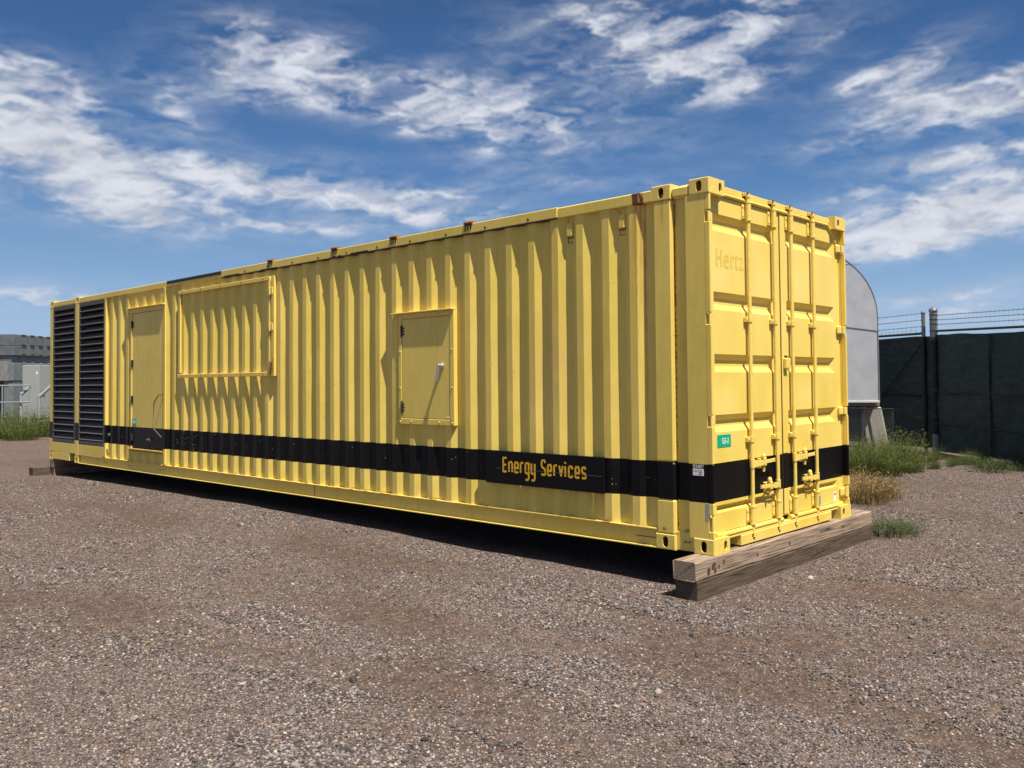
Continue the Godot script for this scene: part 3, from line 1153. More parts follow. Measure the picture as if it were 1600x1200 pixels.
func louvers(c: Node3D) -> void:
	var blade := Shape.new()
	var wid := 0.93
	blade.tube([V(-wid / 2, 0, -0.006), V(wid / 2, 0, -0.006)], 0.0115, 8)
	blade.quad(V(-wid / 2, 0.006, -0.006), V(wid / 2, 0.006, -0.006), V(wid / 2, 0.075, -0.085), V(-wid / 2, 0.075, -0.085))
	blade.quad(V(wid / 2, 0.0, -0.010), V(-wid / 2, 0.0, -0.010), V(-wid / 2, 0.069, -0.089), V(wid / 2, 0.069, -0.089))
	var bm := blade.mesh()
	for q in [[-13.575, -12.53], [-12.36, -11.275]]:
		var grille := Node3D.new()
		grille.name = "louvre_grille"
		c.add_child(grille, true)
		var s := Shape.new()
		s.box(V(q[0], 2.64, -0.05), V(q[1], 2.705, -0.002), 0.004)
		s.box(V(q[0], 0.32, -0.05), V(q[1], 0.385, -0.002), 0.004)
		s.box(V(q[0], 0.385, -0.05), V(q[0] + 0.045, 2.64, -0.002), 0.004)
		s.box(V(q[1] - 0.045, 0.385, -0.05), V(q[1], 2.64, -0.002), 0.004)
		obj("grille_frame", s, mat.louver, grille)
		boxed("backing", V(q[0], 0.33, -0.62), V(q[1], 2.70, -0.60), mat.louver, grille, 0)
		for q2 in [[q[0], q[0] + 0.045], [q[1] - 0.045, q[1]]]:
			boxed("cheek", V(q2[0], 0.33, -0.60), V(q2[1], 2.70, -0.051), mat.louver, grille, 0)
		for k in 20:
			var o := obj("blade", bm, mat.louver, grille)
			o.position = V((q[0] + q[1]) / 2, 2.5556 - 0.1131 * k, -0.006)
			o.scale = V((q[1] - q[0] - 0.08) / wid, 1, 1)
		boxed("kick_panel", V(q[0], 0.155, -0.06), V(q[1], 0.318, -0.001), mat.side, c, 0.003)
		boxed("lintel_panel", V(q[0], 2.707, -0.06), V(q[1], 2.718, -0.002), mat.side, c, 0)


func tall_door(c: Node3D) -> void:
	var d := Node3D.new()
	d.name = "personnel_door"
	c.add_child(d, true)
	var z := 0.0
	# frame
	striped(d, "door_frame", V(-10.275, 0.318, -0.07), V(-10.215, 2.47, z + 0.006), 0.003)
	striped(d, "door_frame", V(-9.125, 0.155, -0.07), V(-9.07, 2.715, z + 0.006), 0.003)
	boxed("door_frame", V(-10.215, 2.405, -0.07), V(-9.125, 2.47, z + 0.004), mat.side, d, 0.003)
	boxed("door_leaf", V(-10.205, STRIPE_TOP, -0.05), V(-9.135, 2.400, z - 0.006), mat.side, d, 0.004)
	boxed("leaf_stripe", V(-10.205, 0.362, -0.05), V(-9.135, STRIPE_TOP, z - 0.006), mat.flatblack, d, 0.004)
	boxed("drip_visor", V(-10.37, 2.47, -0.05), V(-9.085, 2.486, z + 0.040), mat.side, d, 0.003)
	boxed("sill", V(-10.28, 0.318, -0.05), V(-9.125, 0.352, z + 0.020), mat.rust, d, 0.003)
	boxed("sill_nosing", V(-10.285, 0.335, z + 0.02), V(-9.13, 0.356, z + 0.028), mat.side, d, 0.003)
	for y in [2.231, 1.64, 1.092, 0.52]:
		var s := Shape.new()
		s.tube([V(-10.21, y - 0.055, z + 0.008), V(-10.21, y + 0.055, z + 0.008)], 0.011, 8)
		s.box(V(-10.20, y - 0.05, z - 0.006), V(-10.175, y + 0.05, z + 0.004), 0.002)
		obj("hinge", s, mat.rubber, d)
	# bent pull rod and hasp
	var s := Shape.new()
	s.tube([V(-9.15, 1.17, z + 0.0), V(-9.18, 1.165, z + 0.05), V(-9.31, 1.06, z + 0.055), V(-9.35, 0.69, z + 0.055), V(-9.30, 0.655, z + 0.05), V(-9.17, 0.55, z + 0.01)], 0.008, 8)
	obj("pull_rod", s, mat.louver, d)
	var h := Shape.new()
	h.box(V(-9.62, 0.475, z - 0.006), V(-9.55, 0.525, z + 0.012), 0.003)
	h.tube([V(-9.585, 0.50, z), V(-9.585, 0.50, z + 0.05)], 0.012, 8)
	obj("latch", h, mat.louver, d)
	var g := boxed("green_tag", V(-10.195, 0.70, z - 0.006), V(-10.055, 0.80, z + 0.001), mat.green, d, 0.001)
	text("lettering", "GB-2", 0.048, 0.7, V(-10.125, 0.75, z + 0.0013), Basis(), mat.white, g)


func text(called: String, words: String, height: float, narrow: float, at: Vector3, turn: Basis, material: Material, parent: Node, weight := 700) -> MeshInstance3D:
	var t := TextMesh.new()
	var f := SystemFont.new()
	f.font_names = PackedStringArray(["Droid Sans"])
	f.font_weight = weight
	t.font = f
	t.text = words
	t.font_size = 64
	t.pixel_size = height / 47.0
	t.depth = 0.0015
	t.horizontal_alignment = HORIZONTAL_ALIGNMENT_CENTER
	t.vertical_alignment = VERTICAL_ALIGNMENT_CENTER
	var o := obj(called, t, material, parent)
	o.transform = Transform3D(turn * Basis.from_scale(V(narrow, 1, 1)), at)
	return o


func shutter(c: Node3D) -> void:
	# a framed hinged panel of the same corrugation; the bars stand on the outer flats, light passes behind them in the grooves
	var f := Node3D.new()
	f.name = "shutter_frame"
	c.add_child(f, true)
	var z := OUT + 0.001
	boxed("top_bar", V(-8.63, 2.573, z), V(-6.19, 2.622, z + 0.027), mat.side, f, 0.004)
	boxed("bottom_bar", V(-8.65, 1.402, z), V(-6.20, 1.452, z + 0.027), mat.side, f, 0.004)
	boxed("jamb", V(-8.63, 1.47, z), V(-8.575, 2.573, z + 0.024), mat.side, f, 0.004)
	boxed("jamb", V(-6.235, 1.452, z), V(-6.19, 2.573, z + 0.026), mat.side, f, 0.004)
	boxed("hinge_post", V(-6.165, 1.40, -0.03), V(-6.095, 2.62, z + 0.022), mat.side, f, 0.004)
	for y in [2.44, 2.0, 1.53]:
		var s := Shape.new()
		s.tube([V(-6.178, y - 0.05, z + 0.03), V(-6.178, y + 0.05, z + 0.03)], 0.013, 8)
		s.box(V(-6.20, y - 0.04, z + 0.02), V(-6.12, y + 0.04, z + 0.032), 0.002)
		obj("hinge", s, mat.bar if y > 1.6 else mat.rust, f)
	var bolt := Shape.new()
	bolt.lathe(Vector3.ZERO, Vector3.BACK, [[-0.002, 0.011], [0.004, 0.010], [0.006, 0.0]], 8)
	var bm := bolt.mesh()
	for k in 5:
		for y in [2.60, 1.428]:
			var o := obj("bolt", bm, mat.rust, f)
			o.position = V(-8.5 + k * 0.54, y, z + 0.027)


func small_door(c: Node3D) -> void:
	var d := Node3D.new()
	d.name = "hatch_door"
	c.add_child(d, true)
	var z := 0.006
	var s := Shape.new()
	s.box(V(-3.70, 0.885, -0.05), V(-3.652, 2.005, z), 0.003)
	s.box(V(-2.912, 0.885, -0.05), V(-2.852, 2.005, z), 0.003)
	s.box(V(-3.652, 1.955, -0.05), V(-2.912, 2.005, z), 0.003)
	s.box(V(-3.652, 0.885, -0.05), V(-2.912, 0.940, z), 0.003)
	obj("hatch_frame", s, mat.side, d)
	boxed("rebate", V(-3.652, 0.94, -0.05), V(-2.912, 1.955, -0.012), mat.side, d, 0)
	boxed("hatch_leaf", V(-3.644, 0.948, -0.012), V(-2.919, 1.948, z - 0.004), mat.side, d, 0.003)
	boxed("drip_visor", V(-3.79, 2.005, -0.03), V(-2.85, 2.019, z + 0.034), mat.side, d, 0.003)
	for y in [1.829, 1.056]:
		var h := Shape.new()
		h.tube([V(-3.648, y - 0.06, z + 0.004), V(-3.648, y + 0.06, z + 0.004)], 0.010, 8)
		for q in [-0.03, 0.0, 0.03]:
			h.lathe(V(-3.622, y + q, z - 0.004), Vector3.BACK, [[0.0, 0.011], [0.008, 0.010], [0.010, 0.0]], 8)
		obj("hinge", h, mat.rubber, d)
	var k := Shape.new()
	k.lathe(V(-3.028, 1.465, z - 0.004), Vector3.BACK, [[0.0, 0.030], [0.012, 0.030], [0.022, 0.022], [0.05, 0.020], [0.055, 0.0]], 14)
	k.box(V(-0.017, -0.145, -0.012), V(0.017, 0.02, 0.008), 0.006, Transform3D(Basis(Vector3.BACK, -0.20), V(-3.028, 1.465, z + 0.05)))
	obj("handle", k, mat.steel, d)
	var b := Shape.new()
	b.lathe(Vector3.ZERO, Vector3.BACK, [[-0.002, 0.010], [0.005, 0.009], [0.007, 0.0]], 8)
	var bm := b.mesh()
	for p in [[-3.676, 1.62], [-3.676, 1.25], [-3.676, 0.91], [-2.882, 1.62], [-2.882, 1.25], [-2.882, 0.91], [-3.5, 0.912], [-3.07, 0.912], [-3.5, 1.98], [-3.07, 1.98]]:
		var o := obj("screw", bm, mat.bar, d)
		o.position = V(p[0], p[1], z)
	boxed("maker_plate", V(-2.965, 0.955, z - 0.005), V(-2.925, 0.970, z - 0.002), mat.white, d, 0)


# narrow upright letters drawn with a broad pen; unit: x-height box 0..1 wide 0..1 high
const LETTERS := {
	"E": [[Vector2(1, 1.35), Vector2(0, 1.35), Vector2(0, 0), Vector2(1, 0)], [Vector2(0, 0.72), Vector2(0.85, 0.72)]],
	"n": [[Vector2(0, 0), Vector2(0, 1)], [Vector2(0, 0.92), Vector2(0.25, 1.0), Vector2(0.7, 1.0), Vector2(0.95, 0.85), Vector2(0.95, 0)]],
	"e": [[Vector2(0.95, 0.18), Vector2(0.75, 0), Vector2(0.2, 0), Vector2(0, 0.18), Vector2(0, 0.82), Vector2(0.2, 1.0), Vector2(0.75, 1.0), Vector2(0.95, 0.82), Vector2(0.95, 0.5), Vector2(0, 0.5)]],
	"r": [[Vector2(0, 0), Vector2(0, 1)], [Vector2(0, 0.85), Vector2(0.25, 1.0), Vector2(0.75, 1.0)]],
	"g": [[Vector2(0.95, 0.15), Vector2(0.75, 0.0), Vector2(0.2, 0), Vector2(0, 0.18), Vector2(0, 0.82), Vector2(0.2, 1.0), Vector2(0.95, 1.0), Vector2(0.95, -0.3), Vector2(0.75, -0.48), Vector2(0.05, -0.48)]],
	"y": [[Vector2(0, 1), Vector2(0, 0.18), Vector2(0.2, 0), Vector2(0.75, 0.0), Vector2(0.95, 0.12)], [Vector2(0.95, 1.0), Vector2(0.95, -0.3), Vector2(0.75, -0.48), Vector2(0.05, -0.48)]],
	"S": [[Vector2(1, 1.15), Vector2(0.8, 1.35), Vector2(0.2, 1.35), Vector2(0, 1.15), Vector2(0, 0.92), Vector2(0.2, 0.74), Vector2(0.8, 0.62), Vector2(1, 0.44), Vector2(1, 0.2), Vector2(0.8, 0), Vector2(0.2, 0), Vector2(0, 0.2)]],
	"v": [[Vector2(0, 1), Vector2(0.47, 0)], [Vector2(0.47, 0), Vector2(0.94, 1)]],
	"i": [[Vector2(0, 0), Vector2(0, 1)], [Vector2(0, 1.2), Vector2(0, 1.36)]],
	"c": [[Vector2(0.95, 0.22), Vector2(0.75, 0), Vector2(0.2, 0), Vector2(0, 0.18), Vector2(0, 0.82), Vector2(0.2, 1.0), Vector2(0.75, 1.0), Vector2(0.95, 0.78)]],
	"s": [[Vector2(0.9, 0.86), Vector2(0.72, 1.0), Vector2(0.2, 1.0), Vector2(0, 0.84), Vector2(0, 0.66), Vector2(0.2, 0.54), Vector2(0.75, 0.46), Vector2(0.92, 0.32), Vector2(0.92, 0.15), Vector2(0.72, 0), Vector2(0.18, 0), Vector2(0, 0.15)]],
}

func sign_plate(c: Node3D) -> void:
	var p := boxed("sign_plate", V(-2.40, 0.381, OUT + 0.002), V(-1.03, 0.677, 0.022), mat.flatblack, c, 0.002)
	p.set_meta("label", "flat black plate lettered Energy Services in yellow")
	boxed("edge_strip", V(-1.03, 0.381, OUT + 0.002), V(-1.022, 0.677, 0.0232), mat.flatblack, p, 0.001)
	boxed("scratch", V(-2.26, 0.519, 0.022), V(-1.035, 0.5225, 0.0236), mat.louver, p, 0)
	var x := -2.185
	var h := 0.0985
	var wid := 0.0425
	for ch in "Energy Services":
		if ch == " ":
			x += 0.050
			continue
		var s := Shape.new()
		for st in LETTERS[ch]:
			var pts := []
			for q in st:
				pts.append(Vector2(q.x * wid + 0.010, q.y * h + 0.010 if q.y == 0 else q.y * h))
			s.stroke(V(x, 0.484, 0.0222), Vector3.RIGHT, Vector3.UP, pts, 0.0178, 0.001)
		obj("letter", s, mat.letter, p)
		x += {"i": 0.040, "r": 0.059, "v": 0.068}.get(ch, 0.0725)


func small_side_bits(c: Node3D) -> void:
	for q in [-1.393, -0.833]:
		var v := boxed("vent_hood", V(q - 0.034, 2.535, OUT - DEEP), V(q + 0.034, 2.655, OUT - 0.004), mat.side, c, 0.010)
		var s := Shape.new()
		s.box(V(q - 0.036, 2.485, OUT - DEEP), V(q - 0.031, 2.69, OUT - DEEP + 0.003), 0)
		s.box(V(q + 0.036, 2.485, OUT - DEEP), V(q + 0.041, 2.69, OUT - DEEP + 0.003), 0)
		s.box(V(q - 0.031, 2.485, OUT - DEEP), V(q + 0.036, 2.491, OUT - DEEP + 0.003), 0)
		s.box(V(q - 0.030, 2.527, OUT - DEEP), V(q + 0.033, 2.535, OUT - 0.012), 0.001)
		obj("vent_sealant", s, mat.rust, v)
	var l := boxed("white_label", V(-0.178, 0.585, -0.006), V(-0.085, 0.636, -0.0035), mat.white, c, 0)
	boxed("label_print", V(-0.172, 0.617, -0.0035), V(-0.135, 0.629, -0.0028), mat.letter, l, 0)
	for k in 3:
		boxed("label_print", V(-0.128, 0.595 + k * 0.013, -0.0035), V(-0.098, 0.599 + k * 0.013, -0.0028), mat.louver, l, 0)
	text("number", "93407", 0.026, 1.0, V(-0.131, 0.654, -0.0045), Basis(), mat.white, c, 400)
	var b := Shape.new()
	b.lathe(V(-11.07, 0.52, OUT), Vector3.BACK, [[0.0, 0.03], [0.02, 0.028], [0.025, 0.0]], 10)
	obj("round_boss", b, mat.louver, c)


const DOOR_X := -0.065
const BAR_X := -0.030

func cargo_doors(c: Node3D) -> void:
	# header, sill
	boxed("door_header", V(-0.15, 2.758, -WID + 0.225), V(-0.060, 2.806, -0.225), mat.door, c, 0.004)
	boxed("header_face", V(-0.15, 2.70, -WID + 0.10), V(DOOR_X - 0.03, 2.758, -0.10), mat.door, c, 0)
	var sill := boxed("door_sill", V(-0.15, 0.012, -2.07), V(-0.024, 0.092, -0.44), mat.door, c, 0.005)
	boxed("sill_top", V(-0.15, 0.092, -WID + 0.225), V(-0.028, 0.106, -0.225), mat.door, sill, 0.003)
	boxed("fork_pocket", V(-0.16, 0.012, -WID + 0.2), V(-0.155, 0.092, -0.2), mat.side, sill, 0)
	var t := Shape.new()
	t.tube([V(-0.060, 2.690, -0.205), V(-0.060, 2.737, -0.26), V(-0.060, 2.737, -2.16), V(-0.062, 2.66, -2.27), V(-0.065, 2.59, -2.33)], 0.018, 10)
	obj("gutter_pipe", t, mat.door, c)
	var u := Shape.new()
	u.tube([V(-0.05, 0.130, -0.10), V(-0.045, 0.126, -0.30), V(-0.045, 0.126, -1.15)], 0.021, 10)
	u.tube([V(-0.045, 0.126, -1.29), V(-0.045, 0.126, -2.16), V(-0.05, 0.13, -2.34)], 0.021, 10)
	obj("bottom_pipe", u, mat.door, c)
	var top := 2.716
	var low := 0.146
	var trays := [[0.292, 0.350], [0.902, 1.034], [1.360, 1.498], [1.838, 1.976], [2.444, 2.578]]
	for side in 2:
		var za := -0.030 if side == 0 else -1.226
		var zb := -1.212 if side == 0 else -WID + 0.030
		var ta := -0.150 if side == 0 else -1.335
		var tb := -1.115 if side == 0 else -2.290
		var d := Node3D.new()
		d.name = "cargo_door"
		c.add_child(d, true)
		# leaf in three bands, the middle one painted black
		obj("leaf_panel", pressed_panel(DOOR_X, STRIPE_TOP - 0.004, top, za, zb, ta, tb, trays.slice(1), 0.036), mat.door, d)
		obj("leaf_stripe", pressed_panel(DOOR_X, STRIPE_LOW - 0.010, STRIPE_TOP - 0.004, za, zb, ta, tb, [], 0.036), mat.flatblack, d)
		obj("leaf_foot", pressed_panel(DOOR_X, low, STRIPE_LOW - 0.010, za, zb, ta, tb, trays.slice(0, 1), 0.036), mat.door, d)
		var rim := Shape.new()
		rim.box(V(DOOR_X - 0.05, low, zb), V(DOOR_X - 0.045, top, za), 0)
		rim.quad(V(DOOR_X - 0.05, top, za), V(DOOR_X, top, za), V(DOOR_X, top, zb), V(DOOR_X - 0.05, top, zb))
		rim.quad(V(DOOR_X, low, za), V(DOOR_X - 0.05, low, za), V(DOOR_X - 0.05, low, zb), V(DOOR_X, low, zb))
		rim.quad(V(DOOR_X - 0.05, low, za), V(DOOR_X, low, za), V(DOOR_X, top, za), V(DOOR_X - 0.05, top, za))
		rim.quad(V(DOOR_X, low, zb), V(DOOR_X - 0.05, low, zb), V(DOOR_X - 0.05, top, zb), V(DOOR_X, top, zb))
		obj("leaf_rim", rim, mat.door, d)
		# hinge straps
		for h in HINGE_Y:
			var s := Shape.new()
			if side == 0:
				s.box(V(DOOR_X, h - 0.04, -0.085), V(DOOR_X + 0.028, h + 0.04, -0.022), 0.008)
			else:
				s.box(V(DOOR_X, h - 0.042, -2.405), V(DOOR_X + 0.034, h + 0.042, -2.325), 0.014)
				s.box(V(DOOR_X + 0.012, h - 0.03, -2.43), V(DOOR_X + 0.034, h + 0.03, -2.40), 0.004)
			obj("hinge", s, mat.bar, d)
		for k in 2:
			locking_bar(d, [[-0.636, -1.063], [-1.370, -1.795]][side][k], k == 0)
	# rubber gasket between the leaves and a flat astragal over it
	boxed("gasket", V(DOOR_X - 0.03, low, -1.2275), V(DOOR_X - 0.004, top, -1.2105), mat.rubber, c, 0)
	var ga := Shape.new()
	ga.box(V(DOOR_X + 0.001, STRIPE_TOP, -1.30), V(DOOR_X + 0.010, 2.70, -1.222), 0.003)
	var as_ := obj("astragal", ga, mat.door, c)
	boxed("stripe_band", V(DOOR_X + 0.001, STRIPE_LOW - 0.010, -1.30), V(DOOR_X + 0.010, STRIPE_TOP, -1.222), mat.flatblack, as_, 0.003)
	boxed("foot", V(DOOR_X + 0.001, 0.16, -1.30), V(DOOR_X + 0.010, STRIPE_LOW - 0.010, -1.222), mat.door, as_, 0.003)
	var sp := boxed("lock_plate", V(DOOR_X + 0.008, 1.39, -1.315), V(DOOR_X + 0.045, 1.482, -1.235), mat.bar, c, 0.008)
	boxed("lock_slot", V(DOOR_X + 0.008, 1.478, -1.275), V(DOOR_X + 0.03, 1.505, -1.262), mat.rubber, sp, 0.003)
	# tags and ghost lettering
	var g := boxed("green_tag", V(DOOR_X, 0.785, -0.369), V(DOOR_X + 0.003, 0.881, -0.170), mat.green, c, 0.001)
	var face := Basis(Vector3.UP, PI / 2)
	text("lettering", "GB-2", 0.044, 0.8, V(DOOR_X + 0.0034, 0.832, -0.285), face, mat.white, g, 400)
	text("faded_lettering", "Hertz", 0.140, 0.88, V(DOOR_X + 0.0004, 2.238, -0.392), face, mat.ghost, c)
	var w := boxed("paper_label", V(DOOR_X, 0.160, -2.262), V(DOOR_X + 0.0015, 0.245, -2.205), mat.white, c, 0)
	boxed("label_print", V(DOOR_X + 0.0015, 0.213, -2.256), V(DOOR_X + 0.002, 0.238, -2.211), mat.chip, w, 0)
	boxed("bare_metal_patch", V(BAR_X + 0.0225, 0.175, -1.812), V(BAR_X + 0.0245, 0.26, -1.782), mat.chip, c, 0.0005)


func locking_bar(d: Node3D, z: float, upper: bool) -> void:
	var b := Node3D.new()
	b.name = "locking_bar"
	d.add_child(b, true)
	var rod := Shape.new()
	rod.tube([V(BAR_X, 0.085, z), V(BAR_X, STRIPE_TOP, z), V(BAR_X, 2.765, z)], 0.0165, 12)
	obj("rod", rod, mat.bar, b)
	var brackets := Shape.new()
	for y in [[2.578, 2.718], [0.158, 0.292]]:
		brackets.tube([V(BAR_X, y[0], z), V(BAR_X, y[1], z)], 0.0235, 12)
		for e in y:
			brackets.tube([V(BAR_X, e - 0.006, z), V(BAR_X, e + 0.006, z)], 0.0265, 12)
		brackets.box(V(DOOR_X, y[0] + 0.01, z - 0.03), V(DOOR_X + 0.012, y[1] - 0.01, z + 0.052), 0.004)
		for q in [0.25, 0.75]:
			brackets.lathe(V(DOOR_X + 0.012, lerpf(y[0], y[1], q), z + 0.042), Vector3.RIGHT, [[0.0, 0.008], [0.006, 0.007], [0.008, 0.0]], 8)
	obj("bearing", brackets, mat.bar, b)
	for y in [1.781, 0.825]:
		var s := Shape.new()
		s.tube([V(BAR_X, y - 0.021, z), V(BAR_X, y + 0.021, z)], 0.0225, 12)
		s.box(V(DOOR_X - 0.001, y - 0.021, z - 0.045), V(BAR_X - 0.005, y + 0.021, z + 0.045), 0.004)
		for q in [-0.036, 0.036]:
			s.lathe(V(BAR_X - 0.005, y, z + q), Vector3.RIGHT, [[0.0, 0.007], [0.006, 0.006], [0.007, 0.0]], 6)
		obj("clamp", s, mat.bar, b)
	# cams that bite into the keepers, top and bottom
	for y in [2.782, 0.062]:
		var s := Shape.new()
		var up := 1.0 if y > 1 else -1.0
		s.tube([V(BAR_X, y - 0.022 * up, z), V(BAR_X, y + 0.006 * up, z)], 0.021, 10)
		s.box(V(BAR_X - 0.045, y - 0.012, z - 0.034), V(BAR_X + 0.004, y + 0.014, z - 0.014), 0.004)
		s.box(V(BAR_X - 0.045, y - 0.012, z + 0.012), V(BAR_X + 0.006, y + 0.016, z + 0.034), 0.004)
		s.box(V(BAR_X - 0.05, y - 0.028, z - 0.042), V(BAR_X - 0.03, y + 0.024, z + 0.042), 0.003)
		var o := obj("cam", s, mat.bar, b)
		var n := Shape.new()
		n.lathe(V(BAR_X + 0.004, y + 0.004, z + 0.022), V(0.4, 1, 0), [[0.0, 0.010], [0.018, 0.009], [0.020, 0.0]], 8)
		obj("cam_pin", n, mat.rust, o)
	# lever, lying level, caught in a hasp
	var hy := 0.632 if upper else 0.432
	var dir := -1.0 if upper else 1.0
	var h := Shape.new()
	var path := [V(BAR_X + 0.012, hy, z), V(BAR_X + 0.026, hy, z + dir * 0.03), V(BAR_X + 0.026, hy, z + dir * 0.13), V(BAR_X + 0.020, hy + 0.004, z + dir * 0.20), V(BAR_X + 0.022, hy + 0.008, z + dir * 0.33)]
	for i in path.size() - 1:
		var a: Vector3 = path[i]
		var e: Vector3 = path[i + 1]
		var tall := [0.028, 0.021, 0.014, 0.013][i] as float
		h.quad(a + V(0.006, -tall, 0), e + V(0.006, -tall, 0), e + V(0.006, tall, 0), a + V(0.006, tall, 0)) if dir < 0 else h.quad(e + V(0.006, -tall, 0), a + V(0.006, -tall, 0), a + V(0.006, tall, 0), e + V(0.006, tall, 0))
		h.quad(a + V(0.006, tall, 0), e + V(0.006, tall, 0), e + V(-0.006, tall, 0), a + V(-0.006, tall, 0)) if dir < 0 else h.quad(e + V(0.006, tall, 0), a + V(0.006, tall, 0), a + V(-0.006, tall, 0), e + V(-0.006, tall, 0))
		h.quad(a + V(-0.006, -tall, 0), e + V(-0.006, -tall, 0), e + V(0.006, -tall, 0), a + V(0.006, -tall, 0)) if dir < 0 else h.quad(e + V(-0.006, -tall, 0), a + V(-0.006, -tall, 0), a + V(0.006, -tall, 0), e + V(0.006, -tall, 0))
	var last: Vector3 = path[-1]
	h.box(last + V(-0.006, -0.017, -0.002), last + V(0.006, 0.017, 0.002), 0)
	h.tube([V(BAR_X, hy - 0.035, z), V(BAR_X, hy + 0.035, z)], 0.022, 10)
	var lever := obj("lever", h, mat.bar, b)
	var hz := z + dir * 0.165
	var k := Shape.new()
	k.box(V(BAR_X - 0.002, hy - 0.03, hz - 0.016), V(BAR_X + 0.034, hy + 0.04, hz + 0.016), 0.006)
	k.lathe(V(BAR_X + 0.012, hy + 0.035, hz), Vector3.UP, [[0.0, 0.019], [0.02, 0.019], [0.036, 0.010], [0.038, 0.0]], 10)
	k.tube([V(BAR_X + 0.014, hy - 0.03, hz), V(BAR_X + 0.010, hy - 0.075, hz)], 0.012, 8)
	k.box(V(DOOR_X, hy - 0.05, hz - 0.03), V(DOOR_X + 0.03, hy + 0.03, hz + 0.03), 0.004)
	if not upper:
		for q in [-0.03, 0.03]:
			k.box(V(DOOR_X, hy - 0.085, hz + q - 0.016), V(DOOR_X + 0.03, hy - 0.06, hz + q + 0.016), 0.006)
	obj("hasp", k, mat.bar, lever)

# ------------------------------------------------------------------ timbers
func timber(called: String, label: String, lo: Vector3, hi: Vector3, material: Material, s: int, group := "") -> void:
	var mid := V((lo.x + hi.x) / 2, lo.y, (lo.z + hi.z) / 2)
	var t := thing(called, label, "timber", mid, 0.0, group)
	var shape := Shape.new()
	var r := rng(s)
	var n := 26
	var h := hi - lo
	var rings := []
	for i in n + 1:
		var z := lerpf(-h.z / 2, h.z / 2, float(i) / n)
		var j := func() -> float: return r.randf_range(-0.0025, 0.0025)
		var b := 0.008
		var x := h.x / 2
		var ring := []
		for p in [Vector2(-x + b, 0), Vector2(x - b, 0), Vector2(x, b), Vector2(x, h.y - b), Vector2(x - b, h.y), Vector2(-x + b, h.y), Vector2(-x, h.y - b), Vector2(-x, b)]:
			ring.append(V(p.x + j.call(), p.y + (j.call() * 0.4 if p.y > 0 and p.y < h.y else 0.0), z + (j.call() * 3.0 if i == 0 or i == n else 0.0)))
		rings.append(ring)
	for i in n:
		for k in 8:
			var l := (k + 1) % 8
			shape.quad(rings[i][k], rings[i][l], rings[i + 1][l], rings[i + 1][k])
	for k in range(1, 7):
		shape.tri(rings[0][0], rings[0][k + 1], rings[0][k])
		shape.tri(rings[n][0], rings[n][k], rings[n][k + 1])
	obj("beam", shape, material, t)
	# knots and drying cracks
	for k in 7:
		var z := r.randf_range(-h.z * 0.45, h.z * 0.45)
		var y := r.randf_range(h.y * 0.25, h.y * 0.75)
		var q := Shape.new()
		if k % 2:
			q.lathe(V(0, 0, 0), Vector3.RIGHT, [[-0.004, 0.020], [0.0015, 0.018], [0.002, 0.008], [-0.001, 0.0]], 10)
		else:
			var l := r.randf_range(0.08, 0.25)
			q.box(V(-0.004, -0.002, -l), V(0.0008, 0.002, l), 0)
		var o := obj("knot" if k % 2 else "crack", q, mat.shade if k % 2 == 0 else mat.knot, t)
		o.position = V(h.x / 2 + 0.001, y, z)
		o.scale = V(1, r.randf_range(0.7, 1.2), r.randf_range(0.6, 1.3))


func build_timbers() -> void:
	mat.knot = plain(0.06, 0.035, 0.022, 0.9)
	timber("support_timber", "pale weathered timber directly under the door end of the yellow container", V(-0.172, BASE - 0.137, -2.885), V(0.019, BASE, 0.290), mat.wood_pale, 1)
	var top := get_child(get_child_count() - 1)
	for q in [[0.075, 1.35, 1.2], [0.06, 1.27, 0.8], [0.085, 1.20, 1.0], [0.045, 1.32, 1.1], [0.05, 1.41, 1.4], [0.07, 0.15, 0.9]]:
		var kn := Shape.new()
		kn.lathe(V(0, 0, 0), Vector3.RIGHT, [[-0.004, 0.022], [0.0015, 0.020], [0.002, 0.009], [-0.001, 0.0]], 10)
		var o := obj("knot", kn, mat.knot, top)
		o.position = V(0.0965, q[0], q[1])
		o.scale = V(1, q[2], q[2] * 0.7)
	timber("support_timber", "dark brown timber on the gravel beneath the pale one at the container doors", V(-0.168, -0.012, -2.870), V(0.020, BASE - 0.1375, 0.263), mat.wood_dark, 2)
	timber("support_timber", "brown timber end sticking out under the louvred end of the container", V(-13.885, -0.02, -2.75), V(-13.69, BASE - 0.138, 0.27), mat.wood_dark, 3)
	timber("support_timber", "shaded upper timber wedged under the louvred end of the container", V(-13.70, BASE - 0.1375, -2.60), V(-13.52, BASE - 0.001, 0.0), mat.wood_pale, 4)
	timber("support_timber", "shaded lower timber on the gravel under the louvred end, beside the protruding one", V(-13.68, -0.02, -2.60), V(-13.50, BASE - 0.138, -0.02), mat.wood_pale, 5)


func on_ground(x: float, y: float) -> Vector3:    # where a pixel of the photograph meets the yard
	var d := ray(x, y)
	var p := EYE - d * EYE.y / d.y
	return V(p.x, ground_y(p.x, p.z), p.z)


func at_range(x: float, y: float, metres: float) -> Vector3:    # a point that many metres off, measured along the ground
	var d := ray(x, y)
	return EYE + d * metres / Vector2(d.x, d.z).length()

